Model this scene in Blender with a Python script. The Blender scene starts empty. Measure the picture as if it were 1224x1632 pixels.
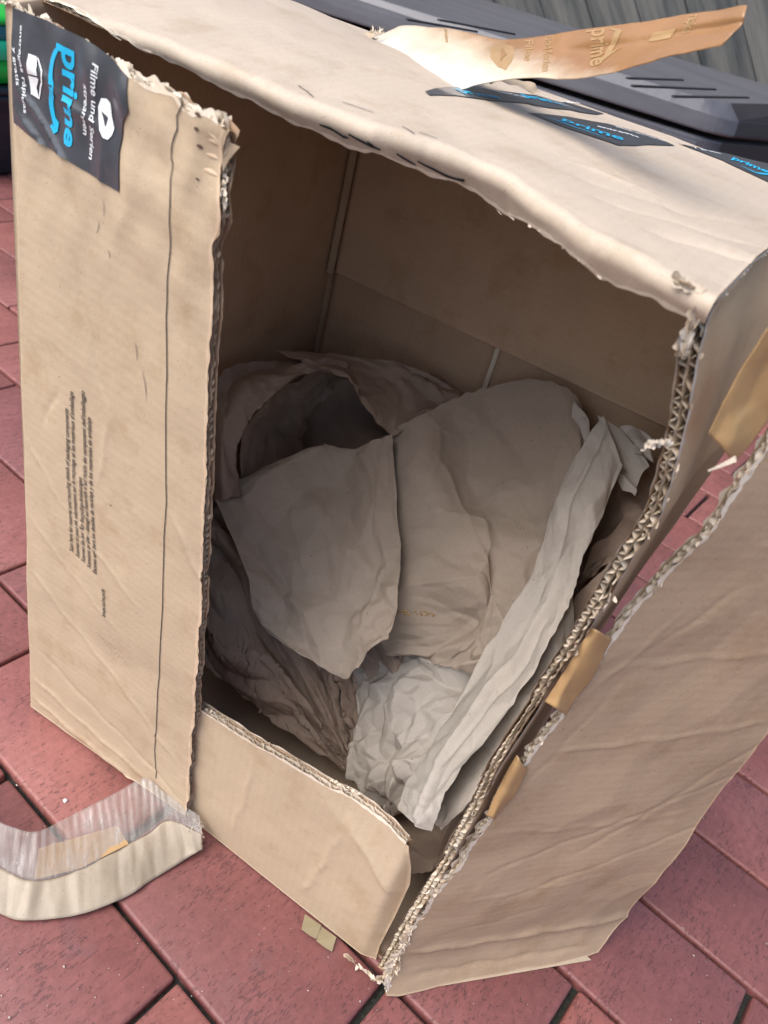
import bpy, bmesh, math, random
import numpy as np
from mathutils import Matrix, Vector
random.seed(7)
SC = bpy.context.scene
COL = SC.collection
# ------------------------------------------------------------------ camera
# world frame: origin = front bottom left corner of the box, x along its front, y into it, z up (metres)
CAM = np.array([0.4536, -0.3448, 0.70])
RGT = np.array([0.825, 0.518, 0.227]); UPV = np.array([-0.470, 0.406, 0.783]); FWD = np.array([-0.314, 0.753, -0.579])
FWD /= np.linalg.norm(FWD); RGT -= FWD * (RGT @ FWD); RGT /= np.linalg.norm(RGT); UPV = np.cross(RGT, FWD)
cam = bpy.data.cameras.new('camera'); camo = bpy.data.objects.new('camera', cam); COL.objects.link(camo)
cam.sensor_fit = 'VERTICAL'; cam.sensor_height = 36.0; cam.lens = 36.0 * 1280 / 1632
cam.clip_start = 0.01; cam.clip_end = 200
camo.matrix_world = Matrix([[RGT[0], UPV[0], -FWD[0], CAM[0]], [RGT[1], UPV[1], -FWD[1], CAM[1]], [RGT[2], UPV[2], -FWD[2], CAM[2]], [0, 0, 0, 1]])
cam.dof.use_dof = True; cam.dof.focus_distance = 0.64; cam.dof.aperture_fstop = 12.0
SC.camera = camo
# ------------------------------------------------------------------ light
SUN = Vector((-0.36, -0.58, 0.92)).normalized()
world = bpy.data.worlds.new('World'); SC.world = world; world.use_nodes = True
wn = world.node_tree; wn.nodes.clear()
sky = wn.nodes.new('ShaderNodeTexSky'); sky.sky_type = 'NISHITA'; sky.sun_disc = False
sky.sun_elevation = math.asin(SUN.z); sky.sun_rotation = math.atan2(SUN.x, SUN.y)
sky.air_density = 0.9; sky.dust_density = 3.0; sky.ozone_density = 1.0
bg = wn.nodes.new('ShaderNodeBackground'); bg.inputs['Strength'].default_value = 0.14
wo = wn.nodes.new('ShaderNodeOutputWorld')
wn.links.new(sky.outputs['Color'], bg.inputs['Color']); wn.links.new(bg.outputs['Background'], wo.inputs['Surface'])
sl = bpy.data.lights.new('sun', 'SUN'); so = bpy.data.objects.new('sun', sl); COL.objects.link(so)
sl.energy = 1.5; sl.angle = math.radians(55); sl.color = (1.0, 0.985, 0.95)
so.rotation_euler = SUN.to_track_quat('Z', 'Y').to_euler()
SC.view_settings.view_transform = 'Standard'; SC.view_settings.look = 'None'
SC.view_settings.exposure = 0.93; SC.view_settings.gamma = 1.0
SC.view_settings.use_curve_mapping = False
SC.render.engine = 'CYCLES'
SC.cycles.max_bounces = 8; SC.cycles.diffuse_bounces = 5; SC.cycles.transparent_max_bounces = 12

# ------------------------------------------------------------------ measuring helpers
def ray(q): return (q[0] - 612) * RGT - (q[1] - 816) * UPV + 1280.0 * FWD
def pt(q, ax, val):
    d = ray(q); return CAM + d * ((val - CAM[ax]) / d[ax])
def ptp(q, P, n):
    d = ray(q); return CAM + d * (((np.array(P) - CAM) @ n) / (d @ n))
def proj(P):
    v = np.asarray(P) - CAM; z = v @ FWD
    return np.array([612 + 1280 * (v @ RGT) / z, 816 - 1280 * (v @ UPV) / z])
def inv(fn, q, s=0.1, t=0.3):
    x = np.array([s, t], float); q = np.array(q, float)
    f = lambda a: proj(fn(np.array([a[0]]), np.array([a[1]]))[0]) - q
    for _ in range(25):
        r = f(x); J = np.array([(f(x + [1e-4, 0]) - r) / 1e-4, (f(x + [0, 1e-4]) - r) / 1e-4]).T
        try: st = np.linalg.solve(J, -r)
        except Exception: break
        x = x + np.clip(st, -.08, .08)
    return x
W, H, D, TH = 0.422, 0.614, 0.395, 0.0065

# ------------------------------------------------------------------ object helpers
def link(name, me, mats, parent=None, smooth=True):
    o = bpy.data.objects.new(name, me); COL.objects.link(o)
    for m in (mats if isinstance(mats, (list, tuple)) else [mats]): me.materials.append(m)
    if parent: o.parent = parent
    if smooth: me.polygons.foreach_set('use_smooth', [True] * len(me.polygons))
    return o
def empty(name, loc=(0, 0, 0)):
    o = bpy.data.objects.new(name, None); COL.objects.link(o); o.location = loc; o.empty_display_size = .05
    return o
def tag(o, label=None, cat=None, group=None, kind=None):
    if label: o['label'] = label
    if cat: o['category'] = cat
    if group: o['group'] = group
    if kind: o['kind'] = kind
    return o
def mesh(verts, faces, uv=None, matidx=None):
    me = bpy.data.meshes.new('m'); me.from_pydata([tuple(map(float, v)) for v in verts], [], [tuple(f) for f in faces])
    if uv is not None:
        l = me.uv_layers.new(name='UVMap'); li = np.zeros(len(me.loops), int); me.loops.foreach_get('vertex_index', li)
        l.data.foreach_set('uv', np.asarray(uv, float)[li].ravel())
    if matidx is not None: me.polygons.foreach_set('material_index', matidx)
    me.update(); return me
def gridf(nu, nv, off=0, flip=False):
    i, j = np.meshgrid(np.arange(nu - 1), np.arange(nv - 1), indexing='ij'); a = (i * nv + j + off).ravel()
    f = np.stack([a, a + nv, a + nv + 1, a + 1], 1)
    return (f[:, ::-1] if flip else f).tolist()
def wob(x, y, seed, sc=10.0, n=6):
    r = np.random.RandomState(seed); o = np.zeros(np.broadcast(x, y).shape)
    for k in range(n):
        a = r.uniform(0, 6.28); f = sc * r.uniform(.5, 2.2); o = o + np.sin(f * (x * np.cos(a) + y * np.sin(a)) + r.uniform(0, 6.28)) / n ** .5
    return o
def power(P, C, w):
    out = np.empty(len(P))
    for i in range(0, len(P), 20000):
        q = P[i:i + 20000]
        out[i:i + 20000] = np.min((q ** 2).sum(1)[:, None] - 2 * q @ C.T + (C ** 2).sum(1)[None] - w[None], 1)
    return out
def crumple(x, y, cell, seed, aniso=(1, 1), ang=0.0):
    """piecewise planar height with sharp creases; height of the order of the cell size"""
    r = np.random.RandomState(seed); c, s = math.cos(ang), math.sin(ang)
    P = np.stack([(c * x + s * y) / aniso[0], (-s * x + c * y) / aniso[1]], -1).reshape(-1, 2) / cell
    lo, hi = P.min(0) - 1, P.max(0) + 1; n = int(min(1600, max(6, np.prod(hi - lo))))
    A = r.uniform(lo, hi, (n, 2)); B = r.uniform(lo, hi, (n, 2))
    h = power(P, A, r.uniform(0, .3, n)) - power(P, B, r.uniform(0, .3, n))
    return (h * cell * .5).reshape(np.shape(x))
_cf = {}
def crumf(x, y, cell, seed, hi=(.45, .65)):
    if (cell, seed) not in _cf:
        r = np.random.RandomState(seed); n = int((hi[0] + .1) * (hi[1] + .1) / cell ** 2); lo = np.array([-.05, -.05]); h = np.array(hi) + .05
        _cf[(cell, seed)] = (r.uniform(lo, h, (n, 2)) / cell, r.uniform(lo, h, (n, 2)) / cell, r.uniform(0, .3, n), r.uniform(0, .3, n))
    A, B, wa, wb = _cf[(cell, seed)]; x, y = np.broadcast_arrays(x, y); P = np.stack([x, y], -1).reshape(-1, 2) / cell
    return ((power(P, A, wa) - power(P, B, wb)) * cell * .5).reshape(x.shape)
def normals(P):
    du = np.gradient(P, axis=0); dv = np.gradient(P, axis=1); n = np.cross(du, dv)
    return n / (np.linalg.norm(n, axis=2, keepdims=True) + 1e-12)
def crease(s, t, a, b, amp, wid, onesided=0):
    """ridge line from a to b in (s,t)"""
    a = np.array(a, float); b = np.array(b, float); d = b - a; L = np.hypot(*d); d /= L
    u = (s - a[0]) * d[0] + (t - a[1]) * d[1]; v = -(s - a[0]) * d[1] + (t - a[1]) * d[0]
    m = np.clip(u / .02, 0, 1) * np.clip((L - u) / .02, 0, 1)
    v = v + .0012 * np.sin(u * 140 + a[0] * 50) + .002 * np.sin(u * 31)
    k = np.exp(-np.abs(v) / wid)
    if onesided: k = k * (1 + onesided * np.sign(v)) * .5
    return amp * m * k

# ------------------------------------------------------------------ materials
def mat(name):
    m = bpy.data.materials.new(name); m.use_nodes = True; nt = m.node_tree
    return m, nt, nt.nodes['Principled BSDF']
def N(nt, t, **k):
    n = nt.nodes.new(t)
    for a, b in k.items():
        if a in ('operation', 'blend_type', 'data_type', 'wave_type', 'bands_direction', 'feature', 'distance', 'noise_dimensions', 'interpolation', 'clamp'): setattr(n, a, b)
    return n
def mp(nt, src, scale, rot=(0, 0, 0), loc=None):
    n = nt.nodes.new('ShaderNodeMapping'); n.inputs['Scale'].default_value = scale; n.inputs['Rotation'].default_value = rot
    nt.links.new(src, n.inputs['Vector']); return n.outputs['Vector']
def noise(nt, vec, scale, det=4, rough=.55):
    n = nt.nodes.new('ShaderNodeTexNoise'); n.inputs['Scale'].default_value = scale; n.inputs['Detail'].default_value = det; n.inputs['Roughness'].default_value = rough
    if vec is not None: nt.links.new(vec, n.inputs['Vector'])
    return n.outputs['Fac']
def ramp(nt, fac, stops):
    n = nt.nodes.new('ShaderNodeValToRGB'); nt.links.new(fac, n.inputs['Fac']); e = n.color_ramp.elements
    while len(e) < len(stops): e.new(.5)
    for x, (p, c) in zip(e, stops): x.position = p; x.color = (*c, 1) if len(c) == 3 else c
    return n.outputs['Color']
def mul(nt, a, b, fac=1.0, typ='MULTIPLY'):
    n = nt.nodes.new('ShaderNodeMix'); n.data_type = 'RGBA'; n.blend_type = typ; n.inputs['Factor'].default_value = fac
    for s, k in ((a, 6), (b, 7)):
        if isinstance(s, tuple): n.inputs[k].default_value = (*s, 1)
        else: nt.links.new(s, n.inputs[k])
    return n.outputs[2]
def mixf(nt, fac, a, b):
    n = nt.nodes.new('ShaderNodeMix'); n.data_type = 'RGBA'; nt.links.new(fac, n.inputs['Factor'])
    for s, k in ((a, 6), (b, 7)):
        if isinstance(s, tuple): n.inputs[k].default_value = (*s, 1)
        else: nt.links.new(s, n.inputs[k])
    return n.outputs[2]
def bump(nt, h, strength, dist, prev=None):
    n = nt.nodes.new('ShaderNodeBump'); n.inputs['Strength'].default_value = strength; n.inputs['Distance'].default_value = dist
    nt.links.new(h, n.inputs['Height'])
    if prev is not None: nt.links.new(prev, n.inputs['Normal'])
    return n.outputs['Normal']
def g(v): return (v, v, v)
def kraft(name, c, rib=None, ribamp=.35, period=.0075, rough=.78, mott=.1, fib=.12, spec=.3):
    m, nt, b = mat(name); uv = nt.nodes.new('ShaderNodeUVMap').outputs['UV']; ob = nt.nodes.new('ShaderNodeTexCoord').outputs['Object']
    big = ramp(nt, noise(nt, ob, 9, 5), [(.3, g(1 - mott)), (.7, g(1 + mott * .4))])
    f1 = ramp(nt, noise(nt, mp(nt, uv, (1500, 350, 1) if rib == 's' else (350, 1500, 1)), 1, 3, .7), [(.25, g(1 - fib)), (.75, g(1 + fib * .5))])
    col = mul(nt, mul(nt, c, big), f1)
    sp = ramp(nt, noise(nt, ob, 620, 1), [(.24, (.6, .55, .5)), (.29, g(1))]); col = mul(nt, col, sp, .8)
    stain = ramp(nt, noise(nt, ob, 22, 6, .7), [(.52, g(1)), (.72, (.86, .81, .74))]); col = mul(nt, col, stain)
    nm = bump(nt, noise(nt, ob, 260, 4, .65), .22, .0006)
    nm = bump(nt, noise(nt, ob, 28, 3, .5), .35, .004, nm)
    if rib:
        w = nt.nodes.new('ShaderNodeTexWave'); w.wave_type = 'BANDS'; w.bands_direction = 'X' if rib == 's' else 'Y'
        w.inputs['Scale'].default_value = .314 / period; w.inputs['Distortion'].default_value = .6; w.inputs['Detail'].default_value = 1; w.inputs['Detail Scale'].default_value = .4
        nt.links.new(uv, w.inputs['Vector'])
        nm = bump(nt, w.outputs['Fac'], ribamp, .0007, nm)
        col = mul(nt, col, ramp(nt, w.outputs['Fac'], [(0, g(.985)), (1, g(1.005))]))
    nt.links.new(col, b.inputs['Base Color']); nt.links.new(nm, b.inputs['Normal'])
    b.inputs['Roughness'].default_value = rough; b.inputs['Specular IOR Level'].default_value = spec
    return m
KR = (.50, .385, .26)
M_KS = kraft('kraft_liner_vertical_flutes', KR, 's', .10, rough=.6, spec=.45); M_KT = kraft('kraft_liner_horizontal_flutes', KR, 't', .07, rough=.65, spec=.4)
M_SIDE = kraft('kraft_liner_side', (.56, .385, .225), 's', .10, rough=.9, spec=.12)
M_TOPK = kraft('kraft_liner_top', (.54, .44, .335), 's', .05, rough=.62, spec=.4)  # paler base than the other liners, part of the sky sheen painted in
M_KI = kraft('kraft_inner_liner', (.50, .345, .225), 's', .12); M_KIT = kraft('kraft_inner_liner_level', (.56, .40, .265), 't', .12); M_FLOOR = kraft('kraft_floor_liner', (.50, .385, .285), 's', .15)
M_EDGE = kraft('torn_board_edge', (.78, .67, .53), None, rough=.9, mott=.2, fib=.25)
M_FLUTE = kraft('flute_paper', (.60, .45, .31), None, rough=.9, mott=.15)
def paper(name, c):
    m, nt, b = mat(name); ob = nt.nodes.new('ShaderNodeTexCoord').outputs['Object']
    col = mul(nt, c, ramp(nt, noise(nt, ob, 14, 4), [(.3, g(.9)), (.7, g(1.05))]))
    col = mul(nt, col, ramp(nt, noise(nt, mp(nt, ob, (900, 300, 300), (.3, .5, .2)), 1, 3, .7), [(.25, g(.9)), (.75, g(1.05))]))
    v = nt.nodes.new('ShaderNodeTexVoronoi'); v.inputs['Scale'].default_value = 75; nt.links.new(ob, v.inputs['Vector'])
    col = mul(nt, col, ramp(nt, v.outputs['Distance'], [(.035, (.35, .3, .26)), (.06, g(1))]), .8)
    nm = bump(nt, noise(nt, ob, 330, 4, .65), .15, .0006)
    wn_ = nt.nodes.new('ShaderNodeTexNoise'); wn_.inputs['Scale'].default_value = 16; wn_.inputs['Detail'].default_value = 2; nt.links.new(ob, wn_.inputs['Vector'])
    wa = nt.nodes.new('ShaderNodeVectorMath'); wa.operation = 'MULTIPLY_ADD'; nt.links.new(wn_.outputs['Color'], wa.inputs[0]); wa.inputs[1].default_value = (.05, .05, .05); nt.links.new(ob, wa.inputs[2])
    for sc, st, dd, stretch in ((15, .55, .004, (1, 1, .5)), (34, .45, .002, (1, .6, 1)), (80, .3, .0008, (1, 1, 1))):
        wv = nt.nodes.new('ShaderNodeTexVoronoi'); wv.feature = 'F1'; wv.inputs['Scale'].default_value = sc
        nt.links.new(mp(nt, wa.outputs[0], stretch, (.4, .7, sc)), wv.inputs['Vector'])
        nm = bump(nt, wv.outputs['Distance'], st, dd, nm)
        de = nt.nodes.new('ShaderNodeTexVoronoi'); de.feature = 'DISTANCE_TO_EDGE'; de.inputs['Scale'].default_value = sc * .8
        nt.links.new(mp(nt, wa.outputs[0], stretch, (1.4, .2, sc * 2)), de.inputs['Vector'])
        ln = ramp(nt, de.outputs['Distance'], [(0, g(1)), (.05, g(0))]); ms = ramp(nt, noise(nt, ob, sc * .6, 2), [(.48, g(0)), (.6, g(1))])
        nm = bump(nt, mul(nt, ln, ms), st * .7, dd * .35, nm)
    nt.links.new(col, b.inputs['Base Color']); nt.links.new(nm, b.inputs['Normal'])
    b.inputs['Roughness'].default_value = .72; b.inputs['Specular IOR Level'].default_value = .35
    return m
M_PAP = paper('kraft_paper_shaded', (.27, .198, .15)); M_PAP2 = paper('kraft_paper_lit', (.37, .33, .285)); M_PAPM = paper('kraft_paper_mid', (.295, .235, .182))  # one paper in three tones; light and shade painted into the base colours
def plain(name, c, rough=.5, spec=.5, metal=0, noise_sc=None, amt=.1, bmp=None, coat=0):
    m, nt, b = mat(name); b.inputs['Base Color'].default_value = (*c, 1)
    ob = nt.nodes.new('ShaderNodeTexCoord').outputs['Object']
    if noise_sc: nt.links.new(mul(nt, c, ramp(nt, noise(nt, ob, noise_sc, 5, .6), [(.3, g(1 - amt)), (.7, g(1 + amt))])), b.inputs['Base Color'])
    if bmp: nt.links.new(bump(nt, noise(nt, ob, bmp[0], 3), bmp[1], bmp[2]), b.inputs['Normal'])
    b.inputs['Roughness'].default_value = rough; b.inputs['Specular IOR Level'].default_value = spec; b.inputs['Coat Weight'].default_value = coat
    return m
M_INK = plain('black_print', (.03, .03, .032), .7, .2); M_INK2 = plain('faded_grey_print', (.16, .14, .13), .8, .2)
M_TAPE = plain('slate_printed_tape', (.048, .052, .062), .33, .6, noise_sc=30, amt=.2, bmp=(70, .25, .002), coat=.3)
M_CYAN = plain('cyan_print', (.02, .42, .68), .4, .4); M_WHT = plain('white_print', (.78, .80, .80), .5, .4)
def tan_tape(name, c, rough=.38, tr=.25):
    m, nt, b = mat(name); ob = nt.nodes.new('ShaderNodeTexCoord').outputs['Object']
    nt.links.new(mul(nt, c, ramp(nt, noise(nt, ob, 18, 5, .6), [(.3, g(.8)), (.7, g(1.1))])), b.inputs['Base Color'])
    nt.links.new(bump(nt, noise(nt, ob, 45, 4), .35, .002), b.inputs['Normal']); b.inputs['Roughness'].default_value = rough
    b.inputs['Coat Weight'].default_value = .25
    t = nt.nodes.new('ShaderNodeBsdfTranslucent'); t.inputs['Color'].default_value = (*c, 1)
    mx = nt.nodes.new('ShaderNodeMixShader'); mx.inputs[0].default_value = tr
    nt.links.new(b.outputs[0], mx.inputs[1]); nt.links.new(t.outputs[0], mx.inputs[2]); nt.links.new(mx.outputs[0], nt.nodes['Material Output'].inputs['Surface'])
    return m
M_TAN = tan_tape('brown_tape_back', (.42, .235, .095)); M_TAN2 = tan_tape('orange_tape', (.58, .37, .17), .3, .25)
M_GHOST = tan_tape('pale_print_through', (.46, .29, .13), .45, .2)

# ------------------------------------------------------------------ panels
def cst(v): return (lambda x: np.full(np.shape(x), float(v))) if not callable(v) else v
def jag(v, amp, seed, sc=160):
    f = cst(v)
    return lambda x: f(x) + amp * (wob(x, x * 0, seed, sc) * .5 + .5 * wob(x, x * 0, seed + 1, sc * 3.1))
def panel(name, parent, fn, s, t, mats, open_='', thick=TH, res=.003, n2=None, jagd=0, seed=0, inner_short=0.0):
    """double-faced board; fn(s,t)->(..,3) outer face; the inner face lies thick behind along -normal*side"""
    L, R = map(cst, s); B, T = map(cst, t)
    sm = [float(L(np.array([0.]))[0]), float(R(np.array([0.]))[0])]; tm = [float(B(np.array([0.]))[0]), float(T(np.array([0.]))[0])]
    smid = lambda: 0
    nu = max(6, int(abs(sm[1] - sm[0]) / res)); nv = max(6, int(abs(tm[1] - tm[0]) / res))
    nu, nv = min(nu, 240), min(nv, 260)
    a, b = np.meshgrid(np.linspace(0, 1, nu), np.linspace(0, 1, nv), indexing='ij')
    def layer(k):
        Lk, Rk, Bk, Tk = L, R, B, T
        if jagd:
            if 'R' in open_: Rk = jag(R, jagd, seed + k * 7)
            if 'L' in open_: Lk = jag(L, jagd, seed + k * 7 + 1)
            if 'T' in open_: Tk = jag(T, jagd, seed + k * 7 + 2)
            if 'B' in open_: Bk = jag(B, jagd, seed + k * 7 + 3)
        t0 = tm[0] + (tm[1] - tm[0]) * b
        ss = Lk(t0) * (1 - a) + Rk(t0) * a
        tt = Bk(ss) * (1 - b) + Tk(ss) * b
        return ss, tt
    s0, t0 = layer(0); P = fn(s0, t0); Nn = normals(P)
    s1, t1 = layer(1); Q = fn(s1, t1); Q = Q - normals(Q) * thick
    V = np.concatenate([P.reshape(-1, 3), Q.reshape(-1, 3)]); uv = np.concatenate([np.stack([s0, t0], -1).reshape(-1, 2), np.stack([s1, t1], -1).reshape(-1, 2)])
    F = gridf(nu, nv) + gridf(nu, nv, nu * nv, True); mi = [0] * (len(F) // 2) + [1] * (len(F) // 2)
    o2 = nu * nv
    rims = {'L': [j for j in range(nv)], 'R': [(nu - 1) * nv + j for j in range(nv)], 'B': [i * nv for i in range(nu)], 'T': [i * nv + nv - 1 for i in range(nu)]}
    for k, idx in rims.items():
        if k in open_: continue
        for p, q in zip(idx[:-1], idx[1:]): F.append((p, q, q + o2, p + o2)); mi.append(0)
    return link(name, mesh(V, F, uv, mi), mats, parent)
def fluting(parent, fn, edge, mats, thick=TH, lam=.0078, depth=.012, inset=.0012, double=True, seed=1, name='fluting', n=None, ragged=.0008):
    """edge: list of (s,t) points on the board; ribbons run inward by depth. inward direction given as edge normal (s,t) in each point"""
    E = np.array([e[:2] for e in edge], float); I = np.array([e[2:4] for e in edge], float)
    L = np.r_[0, np.cumsum(np.hypot(*(E[1:] - E[:-1]).T))]; m = n or int(L[-1] / .0009)
    u = np.linspace(0, L[-1], m); s = np.interp(u, L, E[:, 0]); t = np.interp(u, L, E[:, 1]); i0 = np.interp(u, L, I[:, 0]); i1 = np.interp(u, L, I[:, 1])
    V = []; F = []; r = np.random.RandomState(seed)
    ph = wob(u, u * 0, seed, 40) * 1.6 + wob(u, u * 0, seed + 2, 140) * .7
    crush = np.clip(.95 + .28 * wob(u, u * 0, seed + 13, 22) + .12 * wob(u, u * 0, seed + 14, 90), .35, 1.05)
    layers = []
    if double:
        layers += [('f', .26, .21, lam), ('l', .52, 0, 1), ('f', .77, .2, lam * .72)]
    else: layers += [('f', .5, .45, lam)]
    layers += [('r', .03, 0, 1), ('r', .97, 0, 1)]
    for kk, (ty, c, am, la) in enumerate(layers):
        off = thick * (c + am * np.sin(2 * np.pi * u / la + ph + kk) * (1 + .3 * wob(u, u * 0, seed + 9 + kk, 90)) * crush)
        off = thick * .5 + (off - thick * .5) * (.55 + .45 * crush)
        off = np.clip(off, thick * .04, thick * .96) if ty != 'r' else thick * (c + .05 * np.sign(c - .5)) + 0 * u
        for (dd, k) in ((inset, 0), (inset + depth, 1)) if ty != 'r' else ((inset - .0008, 0), (inset + .0016, 1)):
            rg = ragged * wob(u, u * 0, seed + kk + 3, 300) if k == 0 else (.0006 * wob(u, u * 0, seed + kk + 5, 500) if ty == 'r' else 0)
            ss = s + i0 * (dd + rg); tt = t + i1 * (dd + rg); P = fn(ss, tt)
            e = 1e-3; dp = (fn(ss + e, tt) - P); dq = (fn(ss, tt + e) - P); nn = np.cross(dp, dq); nn /= np.linalg.norm(nn, axis=1, keepdims=True)
            V.append(P - nn * off[:, None])
        b0 = kk * 2 * m
        F += [(b0 + i, b0 + i + 1, b0 + m + i + 1, b0 + m + i) for i in range(m - 1)]
    V = np.concatenate(V); return link(name, mesh(V, F, V[:, :2] * 3), mats, parent)
def fray(parent, pts, nrm, amp, seed, mats=None, name='torn_fibres', dens=900, w=.004):
    """ragged torn liner scraps along a polyline of 3D points"""
    P = np.array(pts, float); L = np.r_[0, np.cumsum(np.linalg.norm(P[1:] - P[:-1], axis=1))]; r = np.random.RandomState(seed)
    n = int(L[-1] * dens); V = []; F = []; nrm = np.array(nrm, float)
    for k in range(n):
        u = r.uniform(0, L[-1]); c = np.array([np.interp(u, L, P[:, a]) for a in range(3)]); u2 = min(L[-1], u + .002)
        tg = np.array([np.interp(u2, L, P[:, a]) for a in range(3)]) - c; tg = tg / (np.linalg.norm(tg) + 1e-9)
        a = tg * r.uniform(.3, 1.0) * w * .45 + r.normal(0, .0002, 3); b = (nrm * r.uniform(.1, 1) ** 2 + r.normal(0, .3, 3)) * amp * .42
        c = c + r.normal(0, .0007, 3) * np.array([1, 1, .6]); i = len(V)
        V += [c - a, c + a, c + a * .8 + b * .6 + r.normal(0, .0002, 3), c - a * .7 + b * .7 + r.normal(0, .0002, 3), c + b]
        F += [(i, i + 1, i + 2, i + 3), (i + 3, i + 2, i + 4)]
    V = np.array(V); o = link(name, mesh(V, F, V[:, :2]), mats or M_EDGE, parent); o['kind'] = 'stuff'; return o
def decal(name, parent, fn, quad, off, mats, res=.003, rnd=None):
    """quad of (s,t) corners -> conforming patch"""
    q = np.array(quad, float); nu = max(4, int(np.hypot(*(q[1] - q[0])) / res)); nv = max(4, int(np.hypot(*(q[3] - q[0])) / res))
    a, b = np.meshgrid(np.linspace(0, 1, nu), np.linspace(0, 1, nv), indexing='ij'); a = a[..., None]; b = b[..., None]
    st = q[0] * (1 - a) * (1 - b) + q[1] * a * (1 - b) + q[2] * a * b + q[3] * (1 - a) * b
    P = fn(st[..., 0], st[..., 1]); V = surf(fn, st[..., 0].ravel(), st[..., 1].ravel(), off)
    return link(name, mesh(V, gridf(nu, nv), st.reshape(-1, 2)), mats, parent)
def surf(fn, s, t, off):
    P = fn(s, t); e = 6e-4; nn = np.cross(fn(s + e, t) - P, fn(s, t + e) - P); nn /= np.linalg.norm(nn, axis=-1, keepdims=True); return P + nn * off
def polydecal(name, parent, fn, poly, off, mats, cuts=2):
    bm = bmesh.new(); vs = [bm.verts.new((p[0], p[1], 0)) for p in poly]; bm.faces.new(vs)
    bmesh.ops.triangulate(bm, faces=bm.faces[:])
    for _ in range(cuts): bmesh.ops.subdivide_edges(bm, edges=[e for e in bm.edges if e.calc_length() > .004], cuts=1); bmesh.ops.triangulate(bm, faces=bm.faces[:])
    me = bpy.data.meshes.new('m'); bm.to_mesh(me); bm.free()
    co = np.zeros(len(me.vertices) * 3); me.vertices.foreach_get('co', co); co = co.reshape(-1, 3)
    me.vertices.foreach_set('co', surf(fn, co[:, 0], co[:, 1], off).ravel()); me.update()
    return link(name, me, mats, parent)
def text(name, parent, fn, body, p0, p1, height, mats, off=.0008, up=None, bold=0, cut=.003):
    """flat print: baseline from p0 to p1 in (s,t), letters stand along up"""
    cu = bpy.data.curves.new('t', 'FONT'); cu.body = body; cu.size = 1; cu.offset = bold; cu.resolution_u = 3
    to = bpy.data.objects.new('t', cu); COL.objects.link(to); dg = bpy.context.evaluated_depsgraph_get(); dg.update()
    me = bpy.data.meshes.new_from_object(to.evaluated_get(dg)); bpy.data.objects.remove(to); bpy.data.curves.remove(cu)
    bm = bmesh.new(); bm.from_mesh(me); bmesh.ops.triangulate(bm, faces=bm.faces[:])
    p0 = np.array(p0, float); p1 = np.array(p1, float); d = p1 - p0
    xs = [v.co.x for v in bm.verts]; x0, x1 = min(xs), max(xs)
    if up is None: u = np.array([-d[1], d[0]]) / np.hypot(*d)
    else: u = np.array(up, float)
    sc = height / .72
    for v in bm.verts:
        q = p0 + d * (v.co.x - x0) / (x1 - x0) + u * v.co.y * sc; v.co.x, v.co.y, v.co.z = q[0], q[1], 0
    for _ in range(2):
        es = [e for e in bm.edges if e.calc_length() > cut]
        if es: bmesh.ops.subdivide_edges(bm, edges=es, cuts=1); bmesh.ops.triangulate(bm, faces=bm.faces[:])
    bm.to_mesh(me); bm.free(); co = np.zeros(len(me.vertices) * 3); me.vertices.foreach_get('co', co); co = co.reshape(-1, 3)
    me.vertices.foreach_set('co', surf(fn, co[:, 0], co[:, 1], off).ravel()); me.update(); me.materials.clear()
    return link(name, me, mats, parent, False)
def line(name, parent, fn, pts, w, mats, off=.0008):
    P = np.array(pts, float); L = np.r_[0, np.cumsum(np.hypot(*(P[1:] - P[:-1]).T))]; n = max(4, int(L[-1] / .003)); u = np.linspace(0, L[-1], n)
    s = np.interp(u, L, P[:, 0]); t = np.interp(u, L, P[:, 1]); ds = np.gradient(s); dt = np.gradient(t); k = np.hypot(ds, dt); ws = np.interp(u, L, w if not np.isscalar(w) else [w] * len(P)) * .5
    A = np.stack([s - dt / k * ws, t + ds / k * ws], 1); B = np.stack([s + dt / k * ws, t - ds / k * ws], 1); ST = np.concatenate([A, B])
    V = surf(fn, ST[:, 0], ST[:, 1], off); return link(name, mesh(V, [(i, i + 1, n + i + 1, n + i) for i in range(n - 1)]), mats, parent)

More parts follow.
